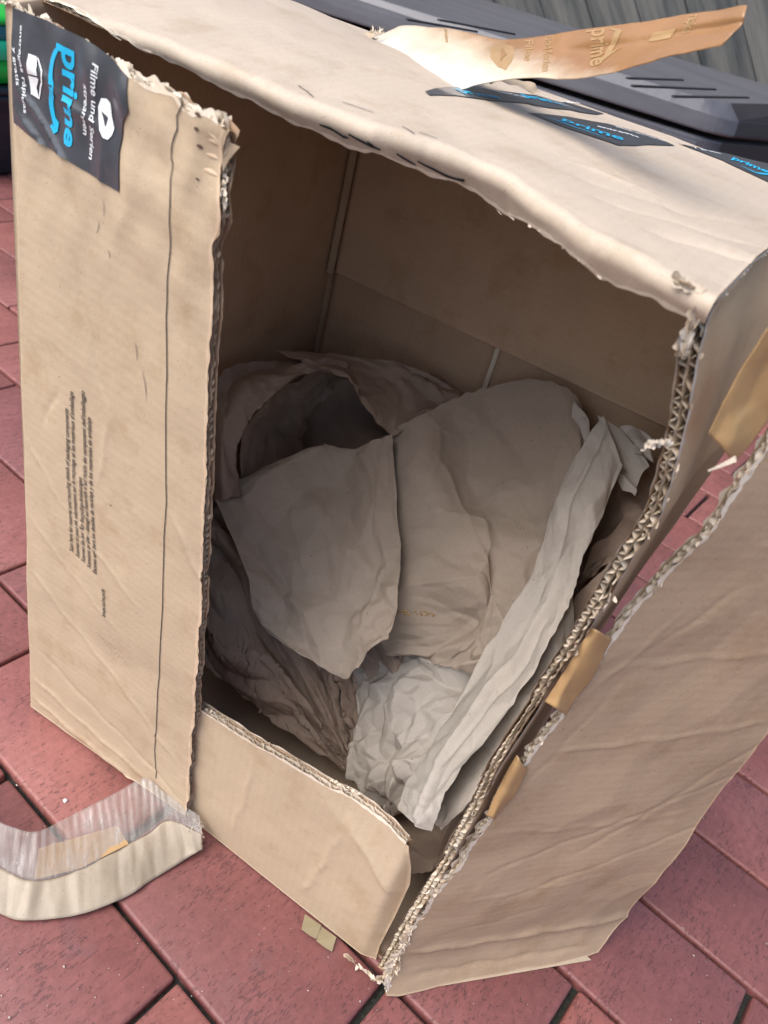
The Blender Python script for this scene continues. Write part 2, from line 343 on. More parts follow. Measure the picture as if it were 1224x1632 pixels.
# ================================================================== SETTING
def gmat():
    m, nt, b = mat('sandy_joint_soil'); ob = nt.nodes.new('ShaderNodeTexCoord').outputs['Object']
    nt.links.new(ramp(nt, noise(nt, ob, 260, 5, .8), [(.35, (.012, .013, .01)), (.58, (.035, .036, .028)), (.74, (.14, .13, .11))]), b.inputs['Base Color'])
    nt.links.new(bump(nt, noise(nt, ob, 500, 4, .8), .8, .002), b.inputs['Normal']); b.inputs['Roughness'].default_value = .9; return m
me = mesh([(-60, -60, -.011), (60, -60, -.011), (60, 60, -.011), (-60, 60, -.011)], [(0, 1, 2, 3)]); tag(link('ground', me, gmat()), kind='structure')
def paver_mat():
    m, nt, b = mat('red_clinker'); ob = nt.nodes.new('ShaderNodeTexCoord').outputs['Object']
    oi = nt.nodes.new('ShaderNodeObjectInfo'); add = nt.nodes.new('ShaderNodeVectorMath'); add.operation = 'MULTIPLY_ADD'
    cb = nt.nodes.new('ShaderNodeCombineXYZ'); [nt.links.new(oi.outputs['Random'], cb.inputs[k]) for k in range(3)]
    nt.links.new(cb.outputs[0], add.inputs[0]); add.inputs[1].default_value = (31, 57, 13); nt.links.new(ob, add.inputs[2]); v = add.outputs[0]
    base = ramp(nt, noise(nt, v, 7, 5, .6), [(.3, (.20, .072, .062)), (.5, (.245, .088, .076)), (.72, (.30, .115, .10))])
    base = mul(nt, base, ramp(nt, noise(nt, v, 160, 3, .7), [(.25, g(.82)), (.75, g(1.12))]))
    base = mul(nt, base, ramp(nt, noise(nt, mp(nt, v, (170, 22, 60)), 1, 3, .6), [(.3, g(.9)), (.7, g(1.05))]))
    r2 = ramp(nt, oi.outputs['Random'], [(0, (.80, .78, .84)), (.5, (1.0, 1, 1)), (1, (1.15, 1.12, 1.08))]); base = mul(nt, base, r2)
    # dark drag marks and pits, stretched across the brick
    warp = mp(nt, v, (420, 130, 160)); n1 = noise(nt, warp, 1, 3, .7); n2 = noise(nt, v, 16, 4, .7)
    ad = nt.nodes.new('ShaderNodeMath'); ad.operation = 'MULTIPLY_ADD'; nt.links.new(n2, ad.inputs[0]); ad.inputs[1].default_value = .38; nt.links.new(n1, ad.inputs[2])
    pit = ramp(nt, ad.outputs[0], [(.79, g(0)), (.825, g(1))])
    long_ = ramp(nt, noise(nt, mp(nt, v, (420, 15, 40)), 1, 2, .5), [(.745, g(0)), (.77, g(1))]); pit = mul(nt, pit, long_, 1, 'LIGHTEN')
    dirt = ramp(nt, noise(nt, v, 13, 6, .75), [(.58, g(0)), (.74, g(.45))])
    col = mixf(nt, dirt, base, (.14, .085, .10)); col = mixf(nt, mul(nt, pit, g(.5)), col, (.06, .028, .03))
    wh = ramp(nt, noise(nt, v, 420, 1), [(.80, g(0)), (.82, g(.8))]); col = mixf(nt, wh, col, (.6, .55, .5))
    nt.links.new(col, b.inputs['Base Color'])
    iv = nt.nodes.new('ShaderNodeInvert'); nt.links.new(pit, iv.inputs['Color'])
    nm = bump(nt, noise(nt, v, 220, 4, .7), .3, .0008); nm = bump(nt, iv.outputs[0], .5, .0012, nm); nm = bump(nt, noise(nt, v, 18, 3), .3, .003, nm)
    nt.links.new(nm, b.inputs['Normal']); b.inputs['Roughness'].default_value = .5; b.inputs['Specular IOR Level'].default_value = .5; return m
M_PAV = paver_mat()
def paver_mesh(seed):
    r = np.random.RandomState(seed); bm = bmesh.new(); hx, hy = .245 / 2 - .0024, .122 / 2 - .0022
    bmesh.ops.create_cube(bm, size=1); 
    for v in bm.verts: v.co.x *= 2 * hx; v.co.y *= 2 * hy; v.co.z = v.co.z * .05 - .025
    for v in bm.verts: v.co.x += r.uniform(-.0014, .0014); v.co.y += r.uniform(-.0012, .0012)
    bmesh.ops.bevel(bm, geom=[e for e in bm.edges if all(v.co.z > -.01 for v in e.verts) or abs(e.verts[0].co.z - e.verts[1].co.z) > .02], offset=.0032, segments=2, affect='EDGES', profile=.6)
    me = bpy.data.meshes.new('paver'); bm.to_mesh(me); bm.free(); me.materials.append(M_PAV); me.polygons.foreach_set('use_smooth', [True] * len(me.polygons)); return me
PM = [paver_mesh(k) for k in range(5)]
patio = tag(empty('patio', (.2, 0, 0)), kind='structure')
yaw = math.radians(30.709); cy, sy = math.cos(yaw), math.sin(yaw); e_ = np.array([.92313613, -.38447326]); n_ = np.array([.38447326, .92313613]); P0_ = np.array([-.40886, .70391])
def pav_pos(gx, gy):
    gg = np.array([cy * gx + sy * gy, -sy * gx + cy * gy]) - P0_; return np.array([gg @ e_, gg @ n_]) * .7
ax_ = pav_pos(1, 0) - pav_pos(0, 0); PANG = math.atan2(ax_[1], ax_[0])
cells = []
for k in range(-9, 26):
    for j in range(-14, 14):
        gx = -.28 + .1765 * (k + 1) - .175 + .351 * j - .351 * (k // 2); gy = .317 + .174 * k + .087
        p = pav_pos(gx, gy)
        if -2.9 < p[0] < 2.2 and -.75 < p[1] < 2.3: cells.append(p)
indiv, rest = [], []
def inquad(p):
    for dx in (-.12, -.04, .04, .12):
        for dy in (-.05, 0, .05):
            q3 = np.array([p[0] + dx, p[1] + dy, 0]); v = q3 - CAM
            if v @ FWD < .05: continue
            q = proj(q3)
            if -6 < q[0] < 1230 and -6 < q[1] < 1638:
                if 0 < p[0] + dx < W - .01 and 0.02 < p[1] + dy < D: continue
                if 70 < q[0] < 1000 and q[1] < 1090: continue
                if q[0] >= 1000 and q[1] < 620: continue
                if q[0] < 60 and q[1] < 270: continue
                return True
    return False
for p in cells: (indiv if inquad(p) else rest).append(p)
for i, p in enumerate(indiv):
    o = bpy.data.objects.new('paver', PM[i % 5]); COL.objects.link(o); o.parent = patio
    o.location = (p[0] - .2, p[1], random.uniform(-.0012, .0008)); o.rotation_euler = (random.gauss(0, .004), random.gauss(0, .003), PANG + random.gauss(0, .002) + (math.pi if random.random() < .5 else 0))
bm = bmesh.new(); tmpm = [m.copy() for m in PM]
for i, p in enumerate(rest):
    me = tmpm[i % 5].copy(); me.transform(Matrix.Translation((p[0] - .2, p[1], random.uniform(-.0012, .0008))) @ Matrix.Rotation(PANG, 4, 'Z')); bm.from_mesh(me); bpy.data.meshes.remove(me)
me = bpy.data.meshes.new('m'); bm.to_mesh(me); bm.free(); tag(link('surrounding_pavers', me, [], patio), kind='stuff')
if not me.materials: me.materials.append(M_PAV)

# ================================================================== THE BOX
BOX = tag(empty('cardboard_box'), 'large torn cardboard box lying open on the red brick patio with paper inside', 'cardboard box')
bw = lambda s, t, k, a: a * wob(s, t, k, 14, 5)
# floor, back, left and right walls
def f_floor(s, t): return np.stack([s, t, .0068 + bw(s, t, 3, .0006) + 0 * s], -1)
panel('bottom_panel', BOX, f_floor, (.002, W - .004), (.017, D - .003), [M_FLOOR, M_KS], res=.006)
def f_left(s, t):  # s along y, t along z; outer face at x=0, looking to -x
    bo = .022 * np.sin(np.pi * np.clip(s / D + .06, 0, 1)) * np.clip(t / H, 0, 1) ** 3
    return np.stack([0 + bw(s, t, 5, .0015) * np.sin(np.pi * np.clip(s / D, 0, 1)), s, t + bo], -1)
# outward normal must be -x: parametrise so that cross(ds,dt) = (-1,0,0) -> swap sign of s
panel('side_panel', BOX, lambda s, t: f_left(D - s, t), (.0, D - .002), (.001, H - .003), [M_KS, M_KI], res=.005)
def f_back(s, t): return np.stack([W - s, D + bw(s, t, 6, .001), t], -1)
panel('back_panel', BOX, f_back, (.002, W - .002), (.002, H - .003), [M_KS, M_KI], res=.006)
def f_bin(y, sd):
    def f(s, t): return np.stack([s, y + bw(s, t, sd, .0009) - crease(s, t, (.03, .42), (.4, .405), .0006, .004), t], -1)
    return f
# inner closure flaps of the far side: two low ones meeting in the middle, the long one above lies proud
yb = D - TH - .0006
p1 = panel('inner_flap', BOX, lambda s, t: f_bin(yb - .003, 11)(s, t), (.016, .2165), (.008, .43), [M_KI, M_KI], thick=.0028, res=.006)
p2 = panel('inner_flap', BOX, lambda s, t: f_bin(yb - .003, 12)(s, t), (.2215, W - .008), (.008, .43), [M_KI, M_KI], thick=.0028, res=.006)
for p in (p1, p2):
    pass
top_in = panel('inner_flap', BOX, lambda s, t: f_bin(yb - .0095, 13)(s, t), (.020, W - .006), (.392, .604), [M_KIT, M_KI], thick=.006, res=.004)
panel('glue_tab', BOX, lambda s, t: f_bin(yb - .0085, 14)(s, t), (.0085, .0185), (.388, .60), [M_KS, M_KI], thick=.003, res=.003)
panel('inner_liner_edge', BOX, lambda s, t: f_bin(yb - .0042, 15)(s, t), (.2168, .2218), (.10, .391), [M_EDGE, M_KI], thick=.002, res=.003)

def rbulge(y, z):   # outward bulge of the torn front of the right wall
    k = np.interp(z, [0, .06, .16, .3, .37, .41, .465, .503, .534, .573, .6, .62], [.002, .003, .007, .009, .011, .015, .018, .019, .015, .008, .001, .0])
    return k * (1 + .55 * np.sin(np.pi * np.clip(y / .36, 0, 1))) * np.clip((D - y) / .1, 0, 1) + .004 * np.sin(np.pi * np.clip(y / D, 0, 1)) * np.sin(np.pi * np.clip(z / H, 0, 1)) - .002 * wob(y, z, 8, 25, 4) * np.clip(y / .05, 0, 1)
def f_right(s, t): return np.stack([W + rbulge(s, t), s, t], -1)
rt_edge = lambda z: .008 + .006 * wob(z, z * 0, 21, 45) + .0025 * wob(z, z * 0, 22, 200) + .012 * np.exp(-((z - .345) / .018) ** 2)
RW = panel('side_panel', BOX, f_right, (rt_edge, D - .002), (.001, H - .004), [M_SIDE, M_KI], open_='L', res=.0026, jagd=.0014, seed=31, thick=.0076)
zz = np.linspace(.004, H - .006, 150)
fluting(RW, f_right, [(rt_edge(np.array([z]))[0], z, 1, 0) for z in zz], M_EDGE, seed=4, inset=-.0008, depth=.012, ragged=.0014, thick=.0076, lam=.0085)
fray(RW, [f_right(rt_edge(np.array([z])), np.array([z]))[0] - [.003, 0, 0] for z in zz], (-.2, -1, .1), .008, 5, dens=70, w=.006)
fray(RW, [f_right(rt_edge(np.array([z])), np.array([z]))[0] for z in zz if z > .40], (.3, -.8, .2), .009, 6, dens=110, w=.008)
# torn tuft that sticks out of the right wall
c0 = pt((1068, 703), 1, .006); c1 = pt((1030, 712), 1, -.006)
fray(RW, [c0, (c0 + c1) / 2, c1], (-.5, 0, .5), .006, 9, dens=9000, w=.004, name='torn_tuft')

# top panel with bowed left edge and rolled, torn front lip
def f_topflat(s, y):
    bow = .022 * np.clip(1 - s / (W * .9), 0, 1) ** 1.3 * np.sin(np.pi * np.clip(y / D + .06, 0, 1))
    sag = -.004 * np.clip((s - .3) / .12, 0, 1) * np.clip(y / D, 0, 1)
    zz = H + bow + sag + bw(s, y, 17, .0012) + .045 * crumf(s, y, .06, 505) + .03 * crumf(s, y, .02, 506) * np.clip((s - .25) / .1, .15, 1) * np.exp(-y / .08)
    zz = zz + crease(s, y, (.31, .10), (.40, .165), -.0022, .006) + crease(s, y, (.335, .075), (.425, .12), -.0022, .005) + crease(s, y, (.37, .05), (.43, .075), -.003, .004)
    zz = zz + crease(s, y, (.30, .13), (.36, .15), .002, .004)
    return np.stack([s, y, zz], -1)
crest_ = np.array([inv(f_topflat, p, .1, .03) for p in [(137, 19), (206, 40), (309, 77), (400, 115), (503, 160), (606, 198), (692, 222), (764, 250), (823, 278), (866, 313), (952, 368), (1074, 430), (1138, 468)]])
def f_top(s, t):   # flat until the crest, then rolled over and tucked down and inwards
    y0 = np.interp(s, crest_[:, 0], crest_[:, 1]); r = .0055 + 0 * s; y0 = y0 + .0006 * wob(s, s * 0, 19, 60)
    u = np.maximum(y0 - t, 0); thm = 2.3; th = np.clip(u / r, 0, thm); ex = np.maximum(u - r * thm, 0)
    dy = -r * np.sin(th) - np.cos(thm) * ex; dz = -r * (1 - np.cos(th)) - np.sin(thm) * ex
    P = f_topflat(s, np.maximum(t, y0)); roll = np.clip(u / .004, 0, 1) * .0004 * wob(s, t, 18, 90, 5) + .0004 * wob(s, t, 16, 170, 4) * np.exp(-((t - y0) / .012) ** 2)
    P = P + np.stack([0 * s, dy + roll, dz + roll], -1); return P
lq = np.array([inv(f_top, p, .2, .0) for p in [(450, 178), (500, 214), (562, 249), (670, 287), (755, 315), (841, 348), (900, 374), (970, 404), (1050, 455), (1100, 487)]])
lq = lq[np.argsort(lq[:, 0])]
lq[:, 1] = np.interp(lq[:, 0], crest_[:, 0], crest_[:, 1]) - np.clip(np.median(np.interp(lq[:, 0], crest_[:, 0], crest_[:, 1]) - lq[:, 1]) + .5 * ((np.interp(lq[:, 0], crest_[:, 0], crest_[:, 1]) - lq[:, 1]) - .024), .019, .030)
print('lip', lq.round(4).tolist())
lipj = lambda x: np.interp(x, lq[:, 0], lq[:, 1]) + .0006 * wob(x, x * 0, 41, 60) + .0004 * wob(x, x * 0, 42, 260)
TOP = panel('top_panel', BOX, f_top, (.0, W + .001), (lipj, D), [M_TOPK, M_KI], res=.0018, open_='B', thick=.0035)
fluting(TOP, f_top, [(x, lipj(np.array([x]))[0], 0, 1) for x in np.linspace(.003, W - .003, 120)], M_EDGE, thick=.0035, seed=8, inset=.0002, depth=.01)
fray(TOP, [f_top(np.array([x]), lipj(np.array([x])))[0] for x in np.linspace(.01, W - .002, 60)], (0, .2, -1), .003, 15, dens=60, w=.01)
# crushed right front corner
cc = f_top(np.array([W - .004]), np.array([-.004]))[0] + [0, -.002, .001]
fray(BOX, [cc + [-.012, 0, -.002], cc + [0, .004, -.004], cc + [.002, .002, -.03]], (-.3, -1, .5), .014, 16, dens=2200, w=.009, name='crushed_corner')
zt = [f_top(np.array([W]), np.array([y]))[0] + [.001, 0, -.003] for y in np.linspace(.0, D, 40)]
fray(BOX, zt, (1, -.2, .1), .003, 17, dens=120, w=.006, name='torn_edge')

# ---- left front flap (printed)
FW = .208
def th_l(t): return math.radians(10.5) * np.clip((t - .05) / .56, 0, 1.1) ** 1.35
def f_lf(s, t):
    a = th_l(t); b = wob(s, t, 51, 9, 5) * .0011
    # dents and crush near the top
    k = np.clip((t - .47) / .13, 0, 1)
    b = b + k * (.0007 * np.sin((t + .30 * s) * 190 + 1.0) * np.clip((s - .03) / .1, 0.25, 1)) + k * .0012 * wob(s, t, 52, 110, 6)
    b = b + k * .20 * crumf(s, t * .55, .020, 501) * np.clip((s - .02) / .1, .2, 1) + .035 * crumf(s, t, .05, 502)
    b = b + crease(s, t, (.0, .33), (.055, .285), .0016, .0013) + crease(s, t, (.05, .29), (.14, .24), .0012, .0014) + crease(s, t, (.0, .20), (.19, .085), .0014, .0014)
    b = b + crease(s, t, (.0, .255), (.12, .19), .001, .0013) + crease(s, t, (0.01, .10), (.2, .035), -.0014, .0016) + crease(s, t, (.0, .052), (.2, .02), .0018, .0016) + crease(s, t, (.0, .022), (.2, .005), .0024, .002)
    b = b + crease(s, t, (.06, .5), (.1, .40), -.0016, .002) + crease(s, t, (.1, .40), (.09, .33), .0012, .002) + crease(s, t, (.16, .36), (.205, .31), .002, .002)
    b = b + crease(s, t, (.02, .345), (.045, .40), -.0012, .0015)
    x = s * np.cos(a) - b * np.sin(a); y = -s * np.sin(a) - b * np.cos(a)
    return np.stack([x + .001 + .009 * np.clip(t / H, 0, 1), y - .001, t], -1)
lf_top = lambda x: H - .001 + .0014 * wob(x, x * 0, 54, 180) - .004 * np.clip(x / .2, 0, 1)
fe_ = np.array([inv(f_lf, p, .18, .4) for p in [(362, 205), (352, 260), (345, 330), (340, 450), (335, 560), (330, 700), (326, 810), (318, 1000), (312, 1100), (303, 1200), (297, 1287)]])[::-1]
lf_r = lambda z: np.interp(z, fe_[:, 1], fe_[:, 0]) + .0008 * wob(z, z * 0, 55, 60) + .0022 * wob(z, z * 0, 56, 120) * np.clip((z - .45) / .1, 0, 1)
lf_b = lambda x: .0015 + .030 * np.clip(x / .205, 0, 1) ** 1.2 * 0.62
LF = panel('front_flap', BOX, f_lf, (0, lf_r), (lf_b, lf_top), [M_KT, M_KI], open_='RT', res=.0022, jagd=.0006, seed=61)
LF['label'] = 'tall printed front flap at the left with a black pen line'
fluting(LF, f_lf, [(lf_r(np.array([z]))[0], z, -1, 0) for z in np.linspace(.02, H - .006, 160)], M_FLUTE, seed=12, inset=.0006)
fluting(LF, f_lf, [(x, lf_top(np.array([x]))[0], 0, -1) for x in np.linspace(.004, lf_r(np.array([.6]))[0] - .002, 60)], M_EDGE, seed=13, inset=.0, ragged=.002)
fray(LF, [f_lf(np.array([x]), lf_top(np.array([x])))[0] + [0, .002, 0] for x in np.linspace(0, lf_r(np.array([.6]))[0], 50)], (0, .1, 1), .008, 18, dens=420, w=.010)
fray(LF, [f_lf(lf_r(np.array([z])), np.array([z]))[0] + [.001, .002, 0] for z in np.linspace(.565, .604, 8)], (1, -.2, .1), .0045, 19, dens=1800, w=.004)
# pointed scrap at the top corner
q = f_lf(lf_r(np.array([.6])) - .001, np.array([.600]))[0]
link('torn_corner', mesh([q, q + [.011, .0, .003], q + [.004, .002, -.005], q + [0, .003, -.012], q + [-.010, .001, .003]], [(0, 1, 2, 3), (0, 4, 1)]), M_KT, LF)
fray(BOX, [(-.003, 0, H), (.012, 0, H + .002), (.03, -.002, H)], (0, -.2, 1), .003, 20, dens=2500, w=.004, name='torn_edge')
# holes crushed in the corner
for (px, sz) in (((315, 182), 5), ((313, 205), 4), ((319, 233), 4), ((315, 285), 3), ((177, 805), 2.5), ((95, 600), 2)):
    c = inv(f_lf, px, .15, .5); r = random.Random(px[0]); k = sz * .00034
    pl = [(c[0] + k * (1 + .5 * r.random()) * math.cos(a), c[1] + k * .45 * (1 + .9 * r.random()) * math.sin(a)) for a in np.linspace(0, 5.6, 7)]
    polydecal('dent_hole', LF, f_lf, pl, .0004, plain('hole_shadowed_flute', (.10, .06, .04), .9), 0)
# pen line
pl = [inv(f_lf, p, .17, .4) for p in [(292, 165), (283, 185), (284, 205), (281, 212), (275, 230), (274, 252), (277, 262), (273, 285), (272, 330), (270, 420), (266, 500), (267, 600), (265, 700), (266, 800), (262, 860), (260, 960), (256, 1030), (252, 1100), (250, 1150), (247, 1195), (249, 1240)]]
line('pen_line', LF, f_lf, pl, .0008, M_INK, .0006)
for a, b in (((165, 318), (166, 345)), ((158, 352), (155, 372)), ((173, 398), (175, 411)), ((216, 545), (219, 575)), ((228, 590), (234, 640))):
    line('scuff_mark', LF, f_lf, [inv(f_lf, a), inv(f_lf, ((a[0] + b[0]) / 2 + 2, (a[1] + b[1]) / 2)), inv(f_lf, b)], [.0003, .0007, .0002], M_INK2, .0006)
# small print, reading upwards
for body, a, b in (('Scan here for material and recycling details of packaging components', (117.5, 880), (109.5, 652)),
                   ("Scannez ici pour les informations sur le recyclage et les mat\u00e9riaux d'emballage", (127, 889), (117.5, 625)),
                   ('Scannen Sie hier f\u00fcr Recycling-Anleitungen', (136, 897), (131.5, 762)),
                   ("Scansiona qui per i dettagli sul materiale e sul riciclo dei componenti dell'imballaggio", (145, 906), (135.5, 624)),
                   ('Escanea aqu\u00ed para los detalles de reciclaje y de los materiales de embalaje', (154.5, 915), (145.5, 666)),
                   ('amzn.to/recycle', (168, 984), (167.5, 940))):
    text('printed_text', LF, f_lf, body, inv(f_lf, a), inv(f_lf, b), .0046, M_INK, .0006, bold=.010)
for k in range(6):
    a = (154 + k * 6, 1000 + k * 7.5); text('printed_text', LF, f_lf, 'i l ii . l i l', inv(f_lf, (a[0], a[1] + 8)), inv(f_lf, (a[0] + (30 if k < 5 else 12), a[1] + 34)), .0012, M_INK2, .0006) if k % 2 == 0 else None
# printed tape on the flap
def f_lt(s, t):
    b = .0006 + crease(s, t, (0, .565), (.12, .515), .0026, .0018) + crease(s, t, (0, .535), (.15, .475), .0022, .0016) + crease(s, t, (.005, .595), (.1, .575), .0022, .003) + crease(s, t, (.02, .55), (.13, .50), -.003, .002) + crease(s, t, (.0, .58), (.07, .545), .0025, .0018) + crease(s, t, (.09, .57), (.095, .53), .002, .002)
    return surf(f_lf, s, t, b[..., None] if np.ndim(b) else b)
tq = [inv(f_lf, p, .05, .55) for p in [(18, 192), (75, 232), (130, 268), (191, 306), (192, 240), (197, 200), (206, 178), (205, 122), (180, 92), (172, 86), (137, 62), (80, 34), (22, 12), (19, 100)]]
tq = [np.array(x) for x in tq]
for k_ in (0, -1, -2): tq[k_][0] = .0008
TP = polydecal('printed_tape', LF, f_lt, tq, .0002, M_TAPE, 6)
I = lambda p: inv(f_lt, p, .06, .55)
text('lettering', LF, f_lt, 'prime', I((101, 73)), I((103, 229)), .0135, M_CYAN, .0006, bold=.03)
text('lettering', LF, f_lt, 'Filme und Serien', I((149, 100)), I((143, 252)), .0046, M_WHT, .0006, bold=.012)
text('lettering', LF, f_lt, 'streamen', I((134.5, 133)), I((134, 213)), .0042, M_WHT, .0006, bold=.012)
text('lettering', LF, f_lt, 'entregas r\u00e1pidas', I((34, 40)), I((39, 180)), .0034, M_WHT, .0006, bold=.012)
text('lettering', LF, f_lt, 'y gratis', I((22, 75)), I((27, 136)), .0034, M_WHT, .0006, bold=.012)
line('smile_arrow', LF, f_lt, [I(p) for p in [(98, 71), (89, 84), (84, 100), (81.5, 118), (82.5, 140), (82, 160), (85, 180), (90, 205)]], [.0006, .003, .004, .0045, .0045, .004, .0035, .0028], M_CYAN, .0006)
line('smile_arrow', LF, f_lt, [I(p) for p in [(83, 199), (90, 215), (92, 204), (94, 190), (90, 189)]], [.002, .0028, .0028, .0026, .0012], M_CYAN, .0007)
polydecal('film_icon', LF, f_lt, [I(p) for p in [(163, 156), (172, 157), (178, 165), (180, 185), (184, 205), (180, 216), (173, 223), (165, 219), (160, 208), (159, 190), (158, 170)]], .0007, M_WHT, 2)
polydecal('film_icon', LF, f_lt, [I(p) for p in [(164, 177), (174.5, 187), (170, 203), (167.5, 191)]], .0010, M_TAPE, 1)
polydecal('parcel_icon', LF, f_lt, [I(p) for p in [(47, 85), (60, 90), (60.5, 120), (46, 117)]], .0007, M_WHT, 2)
polydecal('parcel_icon', LF, f_lt, [I(p) for p in [(46.5, 120), (60.5, 123), (63, 126), (60, 139), (64, 158), (51, 150)]], .0007, M_WHT, 2)
line('parcel_icon', LF, f_lt, [I(p) for p in [(61.5, 92), (65, 103), (69, 122), (66, 140), (64, 158)]], [.0010, .0012, .0012, .0012, .001], M_WHT, .0007)

# ---- bottom front flap, half closed, its torn edge with open flutes on top
def f_bf(s, t):
    lean = math.radians(-2.5)
    b = .0012 * wob(s, t, 71, 12, 4) + crease(s, t, (.345, .165), (.41, .105), .0022, .0025) + crease(s, t, (.25, .03), (.262, .15), .0012, .0022) + crease(s, t, (.33, .02), (.35, .14), .0014, .002)
    edge = np.clip((s - .3985) / .012, 0, 1); tri = np.clip(((s - .335) * .62 + (t - .160) * .9) / .06, 0, 1)
    y = .009 + t * math.sin(lean) * .9 - b + .016 * edge ** 1.3 * np.clip(.25 + t / .2, 0, 1) + .011 * tri * np.clip((s - .30) / .05, 0, 1)
    y = y + .010 * np.exp(-((s - .20) / .02) ** 2) * 0
    return np.stack([s, y, t], -1)
bfp = [(300, 1118), (312, 1127), (350, 1150), (400, 1183), (450, 1210), (500, 1240), (528, 1257), (545, 1262), (565, 1274), (590, 1290), (620, 1315), (650, 1348)]
bst = np.array([inv(f_bf, p, .3, .15) for p in bfp])
bf_top = lambda x: np.interp(x, bst[:, 0], bst[:, 1])
brp = np.array([inv(f_bf, p, .4, .1) for p in [(650, 1350), (654, 1385), (652, 1412), (630, 1460), (605, 1508), (594, 1548)]])[::-1]
bf_r = lambda z: np.interp(z, brp[:, 1], brp[:, 0])
BF = panel('front_flap', BOX, f_bf, (bst[0, 0] - .01, bf_r), (.0015, bf_top), [M_KS, M_KI], open_='T', res=.0022, jagd=.0005, seed=72)
BF['label'] = 'low front flap along the ground with torn fluted top edge'
fluting(BF, f_bf, [(x, bf_top(x), 0, -1) for x in np.linspace(bst[0, 0], bst[-1, 0] - .002, 90)], M_EDGE, seed=14, inset=.0002, lam=.009, thick=.0075)
fray(BF, [f_bf(np.array([x]), np.array([bf_top(x)]))[0] + [0, .003, 0] for x in np.linspace(bst[0, 0], bst[2, 0], 20)], (0, .3, 1), .008, 23, dens=420, w=.006)
kx = inv(f_bf, (545, 1260), .33, .18); fray(BF, [f_bf(np.array([kx[0] + d]), np.array([kx[1]]))[0] + [0, .003, 0] for d in (-.01, 0, .012)], (0, 0, 1), .005, 24, dens=3000, w=.004)
# frayed corner where the flaps meet
fc = pt((600, 1562), 2, .008)
fray(BOX, [fc + [-.03, .002, 0], fc + [-.012, 0, -.002], fc, fc + [.008, .004, .01], fc + [.01, .008, .03]], (-.1, -.7, .8), .018, 25, dens=1100, w=.008, name='crushed_corner')
# scraps of tape under the flap
for a, b, c, d in (((486, 1457), (512, 1475), (504, 1497), (480, 1481)), ((511, 1476), (536, 1494), (529, 1517), (504, 1500))):
    V = [pt(a, 1, .0062), pt(b, 1, .0062), pt(c, 2, .0012), pt(((c[0] + d[0]) / 2 + 1, (c[1] + d[1]) / 2 + 2), 2, .0008), pt(d, 2, .0020)]
    sc = link('tape_scrap', mesh(V, [(0, 1, 2, 3, 4)]), tan_tape('olive_tape', (.40, .33, .20), .35, .3), BOX, False); md = sc.modifiers.new('s', 'SOLIDIFY'); md.thickness = .0004
V = [pt(p, 2, .012) for p in ((640, 1560), (672, 1555))] + [pt(p, 2, .002) for p in ((672, 1568), (664, 1577), (650, 1576), (640, 1568))]
link('tape_scrap', mesh(V, [(0, 1, 2, 3, 4, 5)]), M_KS, BOX, False)

# ---- right front flap, torn loose from the wall and swung outwards
A_ = pt((620, 1563), 2, 0.0); B_ = pt((980, 1490), 2, 0.0); dd = (B_ - A_)[:2]; dd /= np.hypot(*dd); nn_ = np.array([dd[1], -dd[0]])
def f_rf(s, t):
    b = wob(s, t, 81, 8, 5) * .0018 + .0012 * wob(s, t, 82, 26, 5)
    b = b + crease(s, t, (.0, .056), (.23, .040), .0035, .004) + crease(s, t, (0, .02), (.19, .012), -.002, .003) + .012 * np.clip((.045 - t) / .045, 0, 1) ** 1.5
    b = b + .055 * crumf(s, t, .055, 503) + .02 * crumf(s, t, .02, 504)
    for a, c, am in (((.04, .39), (.19, .40), .0018), ((.03, .31), (.2, .325), .0022), ((.02, .22), (.2, .215), .0016), ((.03, .16), (.22, .27), -.0022), ((.06, .12), (.22, .20), -.002), ((.02, .13), (.16, .135), .0012), ((.10, .17), (.215, .31), -.0018), ((.06, .40), (.10, .46), -.0016), ((.03, .36), (.07, .44), .0014), ((.02, .26), (.06, .39), -.0012), ((.02, .075), (.12, .10), -.0012), ((.19, .46), (.08, .49), .0016)):
        b = b + crease(s, t, a, c, am * .55, .0014)
    b = b + .012 * np.clip(s / .23, 0, 1) * np.clip(t / .6, 0, 1)
    return np.stack([A_[0] + dd[0] * s + nn_[0] * b, A_[1] + dd[1] * s + nn_[1] * b, t + 0 * s], -1)
ep = [inv(f_rf, p, .03, .3) for p in [(620, 1560), (650, 1502), (690, 1432), (740, 1370), (790, 1290), (830, 1230), (870, 1172), (920, 1108), (960, 1040), (1000, 986), (1050, 930), (1120, 860), (1180, 770), (1224, 712)]]
ep = np.array(ep + [ep[-1] + np.array([.006, .05])]); 
rf_l = lambda z: np.interp(z, ep[:, 1], ep[:, 0]) + .0016 * wob(z, z * 0, 83, 80)
fp = np.array([inv(f_rf, p, .2, .1) for p in [(940, 1530), (975, 1488), (1000, 1462), (1050, 1400), (1100, 1335), (1180, 1225), (1224, 1168)]])
rf_r = lambda z: np.interp(z, fp[:, 1], fp[:, 0])
rf_b = lambda x: .001 + .004 * np.clip(wob(x, x * 0, 84, 40), 0, 1)
RF = panel('front_flap', BOX, f_rf, (rf_l, rf_r), (rf_b, H - .01), [kraft('kraft_flap_inside', (.47, .335, .22), 't', .06, rough=.85, spec=.15), M_KS], open_='L', res=.0025, jagd=.0014, seed=85, thick=.0055)
RF['label'] = 'plain right front flap torn from the wall and swung outwards'
zz = np.linspace(.01, H - .02, 150)
fluting(RF, f_rf, [(rf_l(np.array([z]))[0], z, 1, 0) for z in zz], M_EDGE, seed=30, inset=-.0004, thick=.0055, ragged=.0016)
fray(RF, [f_rf(rf_l(np.array([z])), np.array([z]))[0] for z in zz], (-dd[0], -dd[1], 0), .007, 31, dens=70, w=.006)
